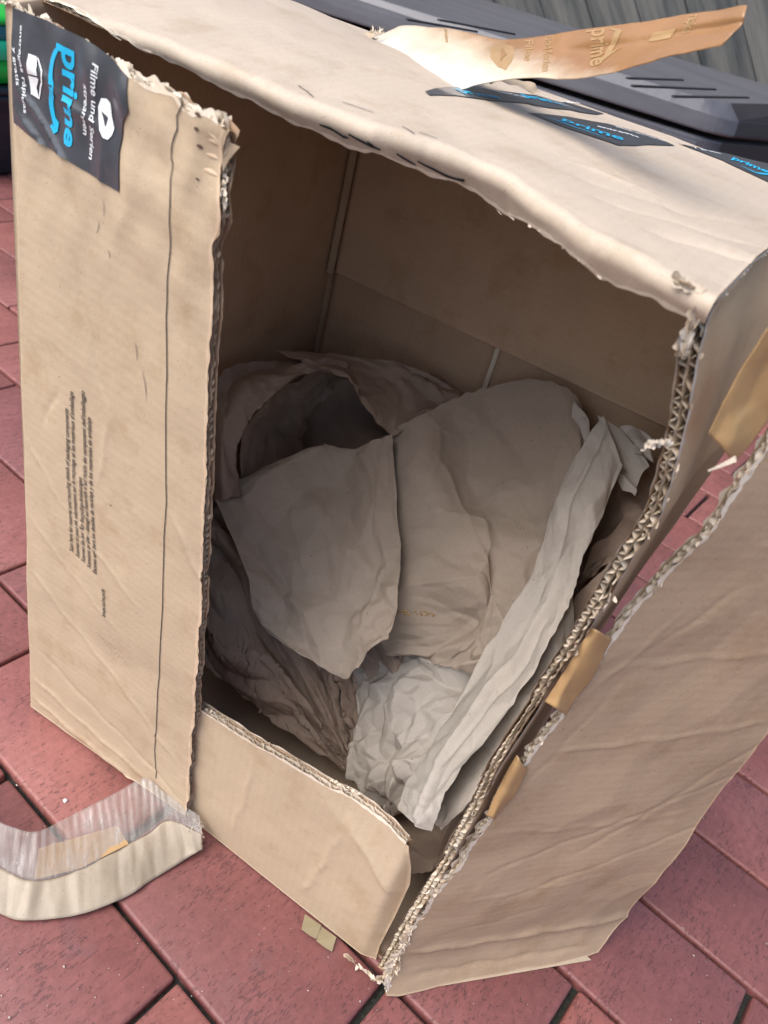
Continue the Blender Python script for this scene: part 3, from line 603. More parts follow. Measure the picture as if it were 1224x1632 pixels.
fray(RF, [f_rf(rf_l(np.array([z])), np.array([z]))[0] for z in zz if z < .10], (-.6, -.6, .2), .013, 32, dens=2000, w=.009)
# narrow board strips at the foot
for q4 in (((660, 1563), (930, 1519), (943, 1530), (700, 1572)),):
    V = [pt(p, 2, .004) for p in q4[:2]] + [pt(p, 2, .001) for p in q4[2:]]
    sc = link('board_strip', mesh(V, [(0, 1, 2, 3)]), M_KS, BOX, False)

# ---- tape pieces bridging the torn gap
def sheet_px(name, parent, rows, mats, nu=24, nv=24, seed=0, cr=.0, cell=.01, twist=None, aniso=(1, 1), ang=0, thick=0.0, cr2=0, cell2=.006, taper=True, jagg=0, grow=None, ridges=()):
    """rows of (px,py,y): each row a polyline; smooth sheet through all of them, then creased"""
    R = np.array([[pt((p[0], p[1]), 1, p[2]) for p in r] for r in rows])
    def up(A, n):
        m = len(A); x = np.linspace(0, m - 1, n); i = np.clip(np.floor(x).astype(int), 0, m - 2); f = (x - i).reshape(-1, *([1] * (A.ndim - 1)))
        g0 = A[np.clip(i - 1, 0, m - 1)]; g1 = A[i]; g2 = A[i + 1]; g3 = A[np.clip(i + 2, 0, m - 1)]
        return .5 * ((2 * g1) + (-g0 + g2) * f + (2 * g0 - 5 * g1 + 4 * g2 - g3) * f ** 2 + (-g0 + 3 * g1 - 3 * g2 + g3) * f ** 3)
    G = up(R, nu); G = np.swapaxes(up(np.swapaxes(G, 0, 1), nv), 0, 1); Nn = normals(G)
    Ls = np.linalg.norm(np.diff(G, axis=0), axis=2).sum(0).mean(); Lt = np.linalg.norm(np.diff(G, axis=1), axis=2).sum(1).mean()
    a, b = np.meshgrid(np.linspace(0, 1, nu) * Ls, np.linspace(0, 1, nv) * Lt, indexing='ij')
    d = 0
    if cr: d = d + cr * crumple(a, b, cell, seed, aniso, ang)
    if cr2: d = d + cr2 * crumple(a, b, cell2, seed + 5)
    if grow: d = d * np.interp(a / Ls, [0, .5, 1], grow)
    for (p, q, am, wd) in ridges: d = d + crease(a, b, (p[0] * Ls, p[1] * Lt), (q[0] * Ls, q[1] * Lt), am, wd)
    if cr or cr2:
        G = G + Nn * d[..., None] if np.ndim(d) else G
    if jagg:
        for sl_, k in ((0, 0), (-1, 1)):
            e = G[sl_] - G[1 if sl_ == 0 else -2]; w_ = jagg * wob(b[0], b[0] * 0, seed + k, 300); G[sl_] += e / (np.linalg.norm(e, axis=1, keepdims=True) + 1e-9) * w_[:, None]
    # keep the sheet inside the box
    if parent is not None and parent.get('category') == 'packing paper':
        G[..., 0] = np.clip(G[..., 0], .009, W + .003); G[..., 2] = np.maximum(G[..., 2], .0085)
    me = mesh(G.reshape(-1, 3), gridf(nu, nv), np.stack([a, b], -1).reshape(-1, 2)); o = link(name, me, mats, parent)
    if thick: md = o.modifiers.new('s', 'SOLIDIFY'); md.thickness = thick
    return o
sheet_px('tape_bridge', BOX, [[(1240, 500, .012), (1175, 600, .012), (1128, 690, .012)], [(1250, 560, .024), (1190, 650, .022), (1150, 712, .018)], [(1260, 610, .034), (1226, 668, .034), (1170, 742, .030)]], M_TAN2, cr=.25, cell=.02, seed=3, thick=.0004)
sheet_px('tape_bridge', BOX, [[(942, 1000, .012), (905, 1060, .012), (868, 1118, .012)], [(955, 1006, .012), (922, 1066, .012), (886, 1128, .010)], [(975, 1018, .024), (940, 1085, .024), (900, 1138, .020)]], M_TAN2, cr=.12, cell=.02, seed=4, thick=.0004)
sheet_px('tape_bridge', BOX, [[(822, 1205, .010), (800, 1245, .010), (776, 1300, .010)], [(830, 1215, .010), (808, 1255, .010), (784, 1303, .008)], [(842, 1228, .020), (820, 1262, .018), (788, 1306, .014)]], M_TAN2, cr=.12, cell=.02, seed=6, thick=.0004)
sheet_px('tape_bridge', BOX, [[(872, 1170, .06), (850, 1190, .05), (830, 1225, .03)], [(890, 1175, .05), (862, 1200, .04), (838, 1228, .03)]], M_TAN, cr=.12, cell=.02, seed=7, thick=.0004)
sheet_px('torn_scrap', BOX, [[(1128, 748, .02), (1150, 738, .02), (1172, 726, .02)], [(1130, 751, .02), (1152, 744, .02), (1174, 736, .02)]], M_EDGE, nu=4, nv=8, cr=.3, cell=.004)

# ---- printed tape pieces along the back of the top
def J(p): return inv(f_top, p, .3, .3)
tp2 = [(677, 147), (745, 138), (830, 150), (900, 163), (962, 182), (925, 180), (840, 166), (760, 158), (684, 153)]
polydecal('printed_tape', TOP, f_top, [J(p) for p in tp2], .0006, M_TAPE, 4)
polydecal('printed_tape', TOP, f_top, [J(p) for p in [(842, 181), (905, 187), (960, 197), (1010, 209), (1075, 233), (985, 233)]], .0006, M_TAPE, 4)
polydecal('printed_tape', TOP, f_top, [J(p) for p in [(1080, 229), (1150, 244), (1226, 262), (1280, 278), (1262, 300), (1224, 291), (1150, 256)]], .0006, M_TAPE, 4)
def jt(body, a, b, h, m, **k): text('lettering', TOP, f_top, body, J(a), J(b), h, m, .001, **k)
jt('prime', (735, 149), (800, 160), .010, M_CYAN, bold=.02); jt('prime', (835, 156), (903, 172), .010, M_CYAN, bold=.02)
jt('Filme und Serien', (780, 146), (840, 158), .005, M_WHT); jt('entregas', (862, 154), (925, 167), .005, M_WHT)
jt('prime', (895, 193), (992, 226), .016, M_CYAN, bold=.02); jt('entregas', (952, 204), (1018, 222), .007, M_WHT, bold=.02); jt('Filme und Serien', (985, 206), (1060, 228), .006, M_WHT)
jt('prime', (1165, 255), (1222, 277), .018, M_CYAN, bold=.03); jt('y gratis', (1105, 237), (1150, 248), .006, M_WHT)
line('smile_arrow', TOP, f_top, [J(p) for p in [(872, 189), (900, 199), (935, 211), (965, 222)]], [.001, .003, .003, .001], M_CYAN, .001)
line('smile_arrow', TOP, f_top, [J(p) for p in [(1180, 266), (1205, 278), (1228, 280), (1226, 270)]], [.001, .004, .005, .003], M_CYAN, .001)
# brown back flap showing past the far edge
sheet_px('back_flap', BOX, [[(880, 186, D + .006), (930, 181, D + .006), (967, 180, D + .006)], [(880, 220, D + .006), (930, 215, D + .006), (968, 215, D + .006)]], M_TAN, nu=4, nv=6, thick=.003)
sheet_px('torn_strip', BOX, [[(775, 134, .25), (815, 126, .26), (845, 131, .27), (862, 143, .27)], [(782, 137, .24), (815, 136, .25), (845, 141, .26), (858, 146, .265)]], M_KS, nu=8, nv=14, cr=.6, cell=.008)
sheet_px('torn_strip', BOX, [[(450, 27, .30), (500, 35, .30), (560, 46, .30), (600, 56, .29)], [(470, 36, .28), (515, 48, .28), (560, 60, .27), (585, 68, .27)]], M_KS, nu=8, nv=18, cr=.5, cell=.01)
c0 = pt((598, 50), 1, .28); fray(BOX, [c0 + [-.004, 0, -.002], c0 + [.006, 0, 0]], (0, 0, 1), .010, 44, dens=5000, w=.0012, name='torn_tuft')
# ink squiggles and scuffs on the rolled lip
for ln in ([(510, 198), (530, 205), (548, 217), (556, 219)], [(556, 213), (580, 226), (592, 232), (607, 238)], [(586, 225), (596, 232)], [(632, 244), (645, 252), (663, 262)], [(666, 256), (690, 268), (715, 281), (740, 288)], [(728, 284), (741, 286)]):
    line('ink_mark', TOP, f_top, [inv(f_top, p, .2, .0) for p in ln], [.0012] + [.002] * (len(ln) - 2) + [.0012], M_INK, .0005)
for ln in ([(475, 137), (490, 147), (500, 156)], [(545, 163), (565, 170), (595, 180)], [(640, 202), (660, 214)], [(668, 212), (696, 221)]):
    line('ink_mark', TOP, f_top, [inv(f_top, p, .2, .03) for p in ln], .0008, M_INK2, .0005)

# ---- peeled tape strip curling up from the top
up_ = [(559, 92, .245), (566, 72, .27), (600, 58, .30), (649, 43, .30), (700, 45, .28), (746, 53, .26), (805, 63, .24), (880, 57, .22), (939, 46, .20), (1020, 37, .18), (1113, 21, .16), (1192, 11, .14)]
lo_ = [(562, 98, .235), (585, 112, .222), (630, 134, .206), (676, 151, .20), (722, 146, .20), (770, 134, .20), (815, 126, .19), (880, 125, .18), (935, 125, .17), (1010, 108, .15), (1080, 88, .14), (1152, 73, .13)]
md_ = [((a[0] + b[0]) / 2, (a[1] + b[1]) / 2, (a[2] + b[2]) / 2 + k) for a, b, k in zip(up_, lo_, (.0, -.004, -.012, -.014, -.012, -.01, -.004, 0, .006, .006, .004, .002))]
md_[-1] = (1182, 40, .135)
PT = sheet_px('peeled_tape', BOX, [up_, [((a[0] + b[0]) / 2, (a[1] + b[1]) / 2, (a[2] + b[2]) / 2 - .002) for a, b in zip(up_, md_)], md_, [((a[0] + b[0]) / 2, (a[1] + b[1]) / 2, (a[2] + b[2]) / 2 - .002) for a, b in zip(lo_, md_)], lo_], [M_TAN], nu=30, nv=120, cr=.10, cell=.02, seed=9)
PT['label'] = 'long curled strip of brown tape peeled up from the top'
def peel_mat():
    m, nt, b = mat('peeled_tape_gum_side'); uv = nt.nodes.new('ShaderNodeUVMap').outputs['UV']; sp = nt.nodes.new('ShaderNodeSeparateXYZ'); nt.links.new(uv, sp.inputs[0]); ob = nt.nodes.new('ShaderNodeTexCoord').outputs['Object']
    # torn liner fibres stick to the gum along the first third of the strip
    k = nt.nodes.new('ShaderNodeMath'); k.operation = 'MULTIPLY_ADD'; nt.links.new(noise(nt, ob, 30, 5, .7), k.inputs[0]); k.inputs[1].default_value = .10; nt.links.new(sp.outputs[1], k.inputs[2])
    k2 = nt.nodes.new('ShaderNodeMath'); k2.operation = 'MULTIPLY_ADD'; nt.links.new(sp.outputs[0], k2.inputs[0]); k2.inputs[1].default_value = -1.6; nt.links.new(k.outputs[0], k2.inputs[2])
    f = ramp(nt, k2.outputs[0], [(.02, (.78, .76, .72)), (.14, (.60, .50, .36)), (.22, (.30, .15, .055)), (.8, (.36, .195, .08))])
    nt.links.new(mul(nt, f, ramp(nt, noise(nt, ob, 20, 5), [(.3, g(.85)), (.7, g(1.1))])), b.inputs['Base Color']); b.inputs['Roughness'].default_value = .4; b.inputs['Coat Weight'].default_value = .2
    nt.links.new(bump(nt, noise(nt, ob, 90, 5, .7), .4, .0015), b.inputs['Normal']); return m
PT.data.materials.clear(); PT.data.materials.append(peel_mat()); md = PT.modifiers.new('s', 'SOLIDIFY'); md.thickness = .0006; md.offset = 1
# the surface of the strip as a function, for the print showing through
pv = np.zeros(len(PT.data.vertices) * 3); PT.data.vertices.foreach_get('co', pv); PG = pv.reshape(30, 120, 3)
def f_pt(s, t):
    s = np.clip(s, 0, .9999); t = np.clip(t, 0, .9999); a = s * 29; b = t * 119; i = a.astype(int); j = b.astype(int); fa = (a - i)[..., None]; fb = (b - j)[..., None]
    return PG[i, j] * (1 - fa) * (1 - fb) + PG[i + 1, j] * fa * (1 - fb) + PG[i, j + 1] * (1 - fa) * fb + PG[i + 1, j + 1] * fa * fb
def surf2(fn, s, t, off):
    P = fn(s, t); e = .02; nn = np.cross(fn(s + e, t) - fn(s - e, t), fn(s, t + e) - fn(s, t - e)); nn /= np.linalg.norm(nn, axis=-1, keepdims=True)
    v = CAM - P; nn = nn * np.sign((nn * v).sum(-1, keepdims=True)); return P + nn * off
_sf = surf; surf = surf2
text('print_through', PT, f_pt, 'prime', (.08, .72), (.82, .735), .055, M_GHOST, .0009, up=(0, -.045), bold=.02) if False else None
for body, s0, t0, s1, t1, h in (('prime', .06, .735, .78, .735, .038), ('Filme', .08, .585, .60, .580, .016), ('und Serien', .05, .625, .85, .615, .018), ('stream', .05, .38, .25, .375, .012), ('rapidas', .1, .90, .5, .90, .02)):
    text('print_through', PT, f_pt, body, (s0, t0), (s1, t1), h, M_GHOST, .0009, up=(0, 1.0), bold=.015, cut=.04)
line('print_through', PT, f_pt, [(.08, .77), (.15, .785), (.45, .775), (.62, .77), (.72, .755), (.55, .79)], [.008, .012, .012, .012, .01, .006], M_GHOST, .0009)
polydecal('print_through', PT, f_pt, [(.12, .535), (.30, .505), (.5, .50), (.7, .515), (.78, .535), (.6, .555), (.35, .562), (.2, .56)], .0009, M_GHOST, 3)
polydecal('print_through', PT, f_pt, [(.25, .535), (.6, .525), (.45, .545)], .0012, M_TAN, 2)
polydecal('print_through', PT, f_pt, [(.3, .845), (.5, .84), (.55, .88), (.3, .885)], .0009, M_GHOST, 3)
surf = _sf

# ---- tape and paper strip peeled off the lower corner of the left flap
def tp(p, z): return pt(p, 2, z)
cols = [((318, 1300), (322, 1330), (322, 1352)), ((262, 1262), (270, 1308), (287, 1375)), ((232, 1240), (236, 1330), (240, 1404)), ((180, 1266), (193, 1352), (200, 1430)), ((120, 1296), (128, 1386), (130, 1457)), ((62, 1324), (56, 1404), (46, 1467)), ((20, 1318), (10, 1388), (4, 1458)), ((-40, 1290), (-50, 1350), (-60, 1420)), ((-110, 1250), (-115, 1300), (-120, 1370))]
def strip(name, k0, k1, zs0, zs1, mats, nu, nv, seed, cr, thick=.0004):
    A = np.array([tp(c[k0], zs0[i]) for i, c in enumerate(cols)]); B = np.array([tp(c[k1], zs1[i]) for i, c in enumerate(cols)])
    def up(Ar, n):
        m = len(Ar); x = np.linspace(0, m - 1, n); i = np.clip(np.floor(x).astype(int), 0, m - 2); f = (x - i)[:, None]; g0 = Ar[np.clip(i - 1, 0, m - 1)]; g1 = Ar[i]; g2 = Ar[i + 1]; g3 = Ar[np.clip(i + 2, 0, m - 1)]
        return .5 * ((2 * g1) + (-g0 + g2) * f + (2 * g0 - 5 * g1 + 4 * g2 - g3) * f ** 2 + (-g0 + 3 * g1 - 3 * g2 + g3) * f ** 3)
    A = up(A, nv); B = up(B, nv); w = np.linspace(0, 1, nu)[:, None, None]; G = A[None] * (1 - w) + B[None] * w
    L = np.r_[0, np.cumsum(np.linalg.norm(np.diff(A, axis=0), axis=1))]; b = np.repeat(L[None], nu, 0); a = w[..., 0] * .04 + 0 * b
    G = G + normals(G) * (cr * crumple(a, b, .012, seed, (4, 1)) + .0006 * np.sin(b * 900) * (1 - w[..., 0]) * (1 if 'clear' in name else 0))[..., None]
    o = link(name, mesh(G.reshape(-1, 3), gridf(nu, nv), np.stack([a, b], -1).reshape(-1, 2)), mats, None); md = o.modifiers.new('s', 'SOLIDIFY'); md.thickness = thick; return o
zt = [.028, .034, .038, .034, .030, .034, .034, .03, .03]; zm = [.020, .020, .017, .014, .013, .014, .014, .014, .012]; zb = [.008, .004, .003, .003, .003, .003, .003, .003, .003]
def clear_mat():
    m, nt, b = mat('clear_ribbed_tape'); uv = nt.nodes.new('ShaderNodeUVMap').outputs['UV']; ob = nt.nodes.new('ShaderNodeTexCoord').outputs['Object']
    b.inputs['Base Color'].default_value = (.62, .58, .53, 1); b.inputs['Roughness'].default_value = .22; b.inputs['Specular IOR Level'].default_value = .8
    tr = nt.nodes.new('ShaderNodeBsdfTransparent'); tr.inputs['Color'].default_value = (.93, .92, .9, 1); mx = nt.nodes.new('ShaderNodeMixShader')
    st = noise(nt, mp(nt, uv, (25, 150, 1)), 1, 4, .75); big = noise(nt, mp(nt, uv, (40, 26, 1)), 1, 3)
    mm = nt.nodes.new('ShaderNodeMath'); mm.operation = 'MULTIPLY_ADD'; nt.links.new(big, mm.inputs[0]); mm.inputs[1].default_value = .5; nt.links.new(st, mm.inputs[2])
    nt.links.new(ramp(nt, mm.outputs[0], [(.60, g(.12)), (.86, g(.28)), (1.0, g(.62))]), mx.inputs[0])
    nt.links.new(tr.outputs[0], mx.inputs[1]); nt.links.new(b.outputs[0], mx.inputs[2]); nt.links.new(mx.outputs[0], nt.nodes['Material Output'].inputs['Surface']); nt.links.new(bump(nt, st, .5, .001), b.inputs['Normal'])
    return m
lp = strip('peeled_strip', 1, 2, zm, zb, kraft('weathered_tape_paper', (.37, .305, .225), 't', .06, mott=.3, rough=.5, spec=.5), 14, 130, 5, .35); lp.parent = BOX; lp['label'] = 'pale paper strip hanging from the lower corner of the printed flap'
cl = strip('clear_tape', 0, 1, zt, zm, clear_mat(), 12, 160, 6, .16, .0003); cl.parent = lp
# orange gum patch under the clear part
Pq = [tp((62, 1352), .016), tp((186, 1316), .019), tp((205, 1345), .0165), tp((128, 1384), .0125), tp((54, 1402), .0130)]
link('gum_patch', mesh(Pq, [(0, 1, 2, 3, 4)]), M_TAN2, lp, False)
q = tp((300, 1325), .02); fray(BOX, [q, tp((320, 1310), .02), tp((322, 1345), .01)], (.5, -.5, .3), .006, 77, dens=1500, w=.004, name='torn_tuft')

# ================================================================== PACKING PAPER
def pp(label): return tag(empty('packing_paper', (.2, .2, .01)), label, 'packing paper', 'kraft packing paper inside the box')
def sp(par, nm, rows, m=M_PAP, **k):
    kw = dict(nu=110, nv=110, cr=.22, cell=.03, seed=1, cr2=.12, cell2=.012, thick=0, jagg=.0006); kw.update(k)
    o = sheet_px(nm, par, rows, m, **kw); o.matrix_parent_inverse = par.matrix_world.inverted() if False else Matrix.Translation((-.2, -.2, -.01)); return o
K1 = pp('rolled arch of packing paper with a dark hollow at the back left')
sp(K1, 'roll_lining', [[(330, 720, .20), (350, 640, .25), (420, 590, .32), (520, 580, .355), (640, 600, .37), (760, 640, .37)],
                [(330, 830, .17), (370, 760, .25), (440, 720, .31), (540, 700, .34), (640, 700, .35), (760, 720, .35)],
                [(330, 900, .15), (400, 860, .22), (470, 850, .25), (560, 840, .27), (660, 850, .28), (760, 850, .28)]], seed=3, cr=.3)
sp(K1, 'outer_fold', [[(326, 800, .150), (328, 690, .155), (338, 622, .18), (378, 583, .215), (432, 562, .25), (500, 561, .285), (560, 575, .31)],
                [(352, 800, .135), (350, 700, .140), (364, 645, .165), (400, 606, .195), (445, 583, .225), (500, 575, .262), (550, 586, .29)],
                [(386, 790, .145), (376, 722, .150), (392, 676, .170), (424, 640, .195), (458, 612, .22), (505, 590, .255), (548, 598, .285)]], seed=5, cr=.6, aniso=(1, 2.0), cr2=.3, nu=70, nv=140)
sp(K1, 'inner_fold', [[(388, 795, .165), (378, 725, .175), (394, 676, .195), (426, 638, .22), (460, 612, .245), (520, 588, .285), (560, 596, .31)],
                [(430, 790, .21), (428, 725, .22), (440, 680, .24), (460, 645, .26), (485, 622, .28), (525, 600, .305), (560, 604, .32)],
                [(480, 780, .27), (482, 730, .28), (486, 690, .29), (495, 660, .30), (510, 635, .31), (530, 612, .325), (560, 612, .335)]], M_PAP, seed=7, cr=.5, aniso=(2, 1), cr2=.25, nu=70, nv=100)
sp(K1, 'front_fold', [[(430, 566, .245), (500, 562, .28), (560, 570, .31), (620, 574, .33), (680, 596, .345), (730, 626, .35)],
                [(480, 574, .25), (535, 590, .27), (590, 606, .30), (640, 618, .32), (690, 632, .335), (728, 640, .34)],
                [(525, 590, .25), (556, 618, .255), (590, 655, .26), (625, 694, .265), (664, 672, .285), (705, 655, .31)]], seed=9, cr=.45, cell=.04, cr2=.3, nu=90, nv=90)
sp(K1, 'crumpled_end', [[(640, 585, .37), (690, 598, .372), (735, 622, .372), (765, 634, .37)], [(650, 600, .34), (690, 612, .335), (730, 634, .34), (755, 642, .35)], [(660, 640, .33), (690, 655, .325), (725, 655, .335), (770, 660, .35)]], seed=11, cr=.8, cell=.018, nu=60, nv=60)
K2 = pp('broad smooth sheet of brown packing paper sloping through the middle of the box')
# base: bright side running down to the front
sp(K2, 'main_sheet', [[(588, 712, .272), (660, 668, .282), (720, 640, .315), (780, 616, .34), (850, 606, .352), (910, 622, .350), (938, 662, .345), (950, 720, .335)],
                [(588, 760, .252), (668, 740, .254), (735, 730, .282), (790, 722, .298), (850, 720, .306), (895, 722, .306), (925, 735, .300), (935, 770, .290)],
                [(588, 815, .226), (690, 808, .232), (745, 808, .250), (790, 808, .262), (840, 808, .266), (875, 808, .264), (900, 818, .258), (918, 830, .25)],
                [(588, 872, .200), (668, 864, .206), (745, 860, .222), (790, 862, .232), (835, 862, .234), (865, 866, .230), (892, 876, .222), (908, 895, .212)],
                [(590, 915, .182), (676, 910, .190), (752, 912, .204), (785, 918, .212), (820, 924, .210), (848, 930, .206), (872, 942, .200), (892, 955, .193)],
                [(594, 965, .164), (680, 965, .177), (760, 970, .187), (785, 974, .192), (810, 978, .190), (834, 984, .186), (856, 992, .180), (876, 1005, .174)],
                [(600, 1012, .154), (680, 1014, .166), (738, 1020, .171), (762, 1024, .174), (786, 1030, .171), (806, 1038, .166), (828, 1048, .160), (846, 1060, .154)],
                [(615, 1044, .150), (666, 1050, .160), (694, 1058, .162), (724, 1066, .160), (750, 1074, .156), (775, 1084, .150), (800, 1094, .143), (822, 1105, .137)]],
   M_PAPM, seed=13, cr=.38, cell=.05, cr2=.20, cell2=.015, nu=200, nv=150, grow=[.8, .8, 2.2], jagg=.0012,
   ridges=[((.02, .12), (.45, .02), .002, .003), ((.10, .2), (.75, .45), .0022, .0035), ((.2, .1), (.6, .25), -.002, .003), ((.75, .2), (.95, .6), .002, .003), ((.55, .3), (.9, .75), -.0018, .003), ((.0, .55), (.25, .62), .0015, .004), ((.05, .8), (.3, .93), .003, .004), ((.15, .75), (.42, .97), -.003, .004)])
sp(K2, 'darker_tongue', [[(338, 778, .150), (390, 764, .168), (445, 733, .195), (508, 713, .225), (520, 708, .232), (560, 716, .238), (600, 702, .252), (626, 694, .258)],
                [(345, 800, .142), (395, 800, .155), (450, 790, .175), (505, 780, .195), (540, 780, .205), (575, 785, .210), (605, 790, .215), (632, 800, .212)],
                [(368, 850, .125), (410, 860, .135), (455, 870, .148), (500, 870, .160), (535, 875, .167), (570, 880, .170), (605, 885, .172), (638, 890, .172)],
                [(394, 915, .110), (430, 930, .118), (465, 940, .125), (505, 945, .132), (540, 950, .137), (572, 950, .141), (603, 950, .144), (635, 950, .148)],
                [(405, 975, .100), (440, 990, .104), (470, 1000, .108), (505, 1005, .112), (540, 1008, .115), (572, 1006, .118), (600, 1002, .121), (625, 998, .125)],
                [(430, 1010, .095), (462, 1032, .096), (490, 1048, .097), (520, 1064, .098), (549, 1083, .098), (572, 1064, .103), (592, 1040, .108), (610, 1018, .114)]],
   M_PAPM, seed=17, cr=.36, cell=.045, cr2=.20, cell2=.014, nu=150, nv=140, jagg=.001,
   ridges=[((.05, .30), (.55, .38), .002, .003), ((.1, .5), (.6, .52), -.0018, .004), ((.0, .75), (.5, .92), .0022, .003), ((.35, .95), (.8, .72), .002, .003), ((.0, .88), (.4, .8), -.002, .003), ((.02, .1), (.35, .25), -.0015, .003)])
K4 = pp('pleated and crushed wad of brown packing paper behind the low front flap')
# pleats fan towards the point near the front
def pleats():
    rowsA = [[(318, 1040, .085), (322, 960, .11), (326, 880, .135), (332, 820, .155), (380, 800, .19), (450, 850, .21), (520, 900, .21), (600, 950, .20), (660, 990, .185)],
             [(345, 1085, .085), (365, 1020, .105), (375, 950, .125), (392, 905, .145), (430, 900, .17), (480, 930, .185), (530, 965, .185), (595, 1000, .180), (645, 1040, .170)],
             [(400, 1120, .09), (415, 1080, .105), (425, 1040, .12), (440, 1010, .135), (470, 1000, .15), (505, 1015, .16), (545, 1035, .16), (590, 1060, .16), (630, 1090, .155)],
             [(455, 1160, .10), (465, 1135, .11), (475, 1110, .12), (488, 1090, .13), (505, 1080, .138), (530, 1085, .143), (555, 1100, .146), (585, 1115, .147), (615, 1135, .145)],
             [(520, 1205, .112), (524, 1195, .116), (530, 1185, .12), (536, 1175, .125), (544, 1168, .13), (554, 1168, .133), (566, 1172, .135), (580, 1180, .136), (600, 1190, .135)],
             [(548, 1232, .115), (552, 1226, .118), (556, 1222, .12), (560, 1218, .122), (564, 1216, .124), (568, 1216, .125), (574, 1218, .126), (580, 1222, .126), (590, 1228, .126)]]
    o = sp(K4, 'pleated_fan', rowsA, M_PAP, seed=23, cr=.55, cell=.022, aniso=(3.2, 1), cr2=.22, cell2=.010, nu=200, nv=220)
    me = o.data; n = len(me.vertices); co = np.zeros(n * 3); me.vertices.foreach_get('co', co); G = co.reshape(200, 220, 3); Nn = normals(G)
    a = np.linspace(0, 1, 200)[:, None]; b = np.linspace(0, 1, 220)[None]
    ph = (b * 5.2 + .32 * np.sin(a * 4 + b * 6) + .25 * np.sin(b * 17 + 2 * a)); tri = 2 * np.abs(ph - np.floor(ph + .5)) - .5
    ph2 = b * 12 + .8 * np.sin(a * 5 + b * 9); tri2 = 2 * np.abs(ph2 - np.floor(ph2 + .5)) - .5
    G = G - Nn * ((tri * (.020 + .008 * np.sin(b * 11)) + tri2 * .006 * (1 + np.sin(b * 7 + a * 3))) * (1 - a) ** .6 * np.clip(a * 8 + .5, 0, 1))[..., None] * np.sign(Nn[100, 110] @ (G[100, 110] - CAM)) * -1
    G[..., 0] = np.clip(G[..., 0], .009, W + .003); G[..., 2] = np.maximum(G[..., 2], .0085)
    me.vertices.foreach_set('co', G.ravel()); me.update()
pleats()
sp(K4, 'crumpled_foot', [[(575, 1060, .172), (620, 1040, .176), (670, 1040, .174), (725, 1050, .170), (790, 1070, .160)],
                [(572, 1110, .148), (615, 1085, .156), (665, 1080, .158), (715, 1090, .152), (770, 1105, .145)],
                [(562, 1160, .125), (598, 1145, .130), (645, 1135, .132), (690, 1145, .128), (735, 1160, .122)],
                [(556, 1205, .106), (586, 1200, .108), (622, 1192, .108), (662, 1200, .105), (700, 1215, .10)],
                [(565, 1245, .097), (588, 1248, .093), (612, 1246, .090), (642, 1245, .088), (675, 1250, .085)],
                [(585, 1275, .096), (602, 1290, .092), (620, 1298, .088), (640, 1300, .086), (660, 1300, .084)]],
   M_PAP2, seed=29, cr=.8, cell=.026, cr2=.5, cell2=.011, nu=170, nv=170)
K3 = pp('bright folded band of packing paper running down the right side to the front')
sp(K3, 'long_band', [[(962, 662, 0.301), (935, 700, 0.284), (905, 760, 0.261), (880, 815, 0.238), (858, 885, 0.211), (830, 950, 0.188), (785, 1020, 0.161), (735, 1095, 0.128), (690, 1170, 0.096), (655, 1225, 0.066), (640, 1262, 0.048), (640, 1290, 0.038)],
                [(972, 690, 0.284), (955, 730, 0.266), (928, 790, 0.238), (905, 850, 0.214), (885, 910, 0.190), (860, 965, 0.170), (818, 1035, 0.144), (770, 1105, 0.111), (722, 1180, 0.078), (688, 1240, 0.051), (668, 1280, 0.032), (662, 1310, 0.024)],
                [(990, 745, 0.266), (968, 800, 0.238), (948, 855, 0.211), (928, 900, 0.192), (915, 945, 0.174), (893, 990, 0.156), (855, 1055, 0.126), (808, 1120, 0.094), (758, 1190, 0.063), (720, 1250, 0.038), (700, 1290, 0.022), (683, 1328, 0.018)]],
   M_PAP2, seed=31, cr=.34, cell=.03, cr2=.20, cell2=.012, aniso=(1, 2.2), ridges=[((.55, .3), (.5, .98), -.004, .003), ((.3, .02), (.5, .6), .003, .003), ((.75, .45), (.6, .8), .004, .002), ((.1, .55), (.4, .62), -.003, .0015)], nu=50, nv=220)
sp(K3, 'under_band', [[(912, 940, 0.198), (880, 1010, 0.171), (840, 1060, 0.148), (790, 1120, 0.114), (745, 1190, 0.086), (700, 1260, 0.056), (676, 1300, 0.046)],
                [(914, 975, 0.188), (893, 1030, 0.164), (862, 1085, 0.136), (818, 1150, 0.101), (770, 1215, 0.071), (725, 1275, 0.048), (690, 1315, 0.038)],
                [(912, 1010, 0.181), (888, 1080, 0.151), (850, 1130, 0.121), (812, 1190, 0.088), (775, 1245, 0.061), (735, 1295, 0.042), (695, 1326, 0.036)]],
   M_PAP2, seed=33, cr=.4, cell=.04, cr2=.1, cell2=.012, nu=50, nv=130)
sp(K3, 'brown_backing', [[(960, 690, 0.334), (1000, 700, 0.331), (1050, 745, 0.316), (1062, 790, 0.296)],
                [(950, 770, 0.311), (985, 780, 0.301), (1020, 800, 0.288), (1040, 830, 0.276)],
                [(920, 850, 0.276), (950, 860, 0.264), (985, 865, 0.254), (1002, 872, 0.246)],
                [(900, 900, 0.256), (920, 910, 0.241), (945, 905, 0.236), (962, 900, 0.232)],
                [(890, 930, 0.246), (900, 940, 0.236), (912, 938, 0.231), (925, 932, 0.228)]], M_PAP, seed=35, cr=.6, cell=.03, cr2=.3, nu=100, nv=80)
sp(K3, 'folded_corner', [[(952, 662, 0.302), (985, 682, 0.298), (1016, 716, 0.290), (1036, 742, 0.280)], [(962, 702, 0.285), (986, 722, 0.282), (1008, 742, 0.278), (1022, 756, 0.273)], [(978, 748, 0.272), (990, 760, 0.270), (1002, 768, 0.268), (1014, 776, 0.266)]], M_PAP2, seed=37, cr=.12, cell=.03, nu=40, nv=50)
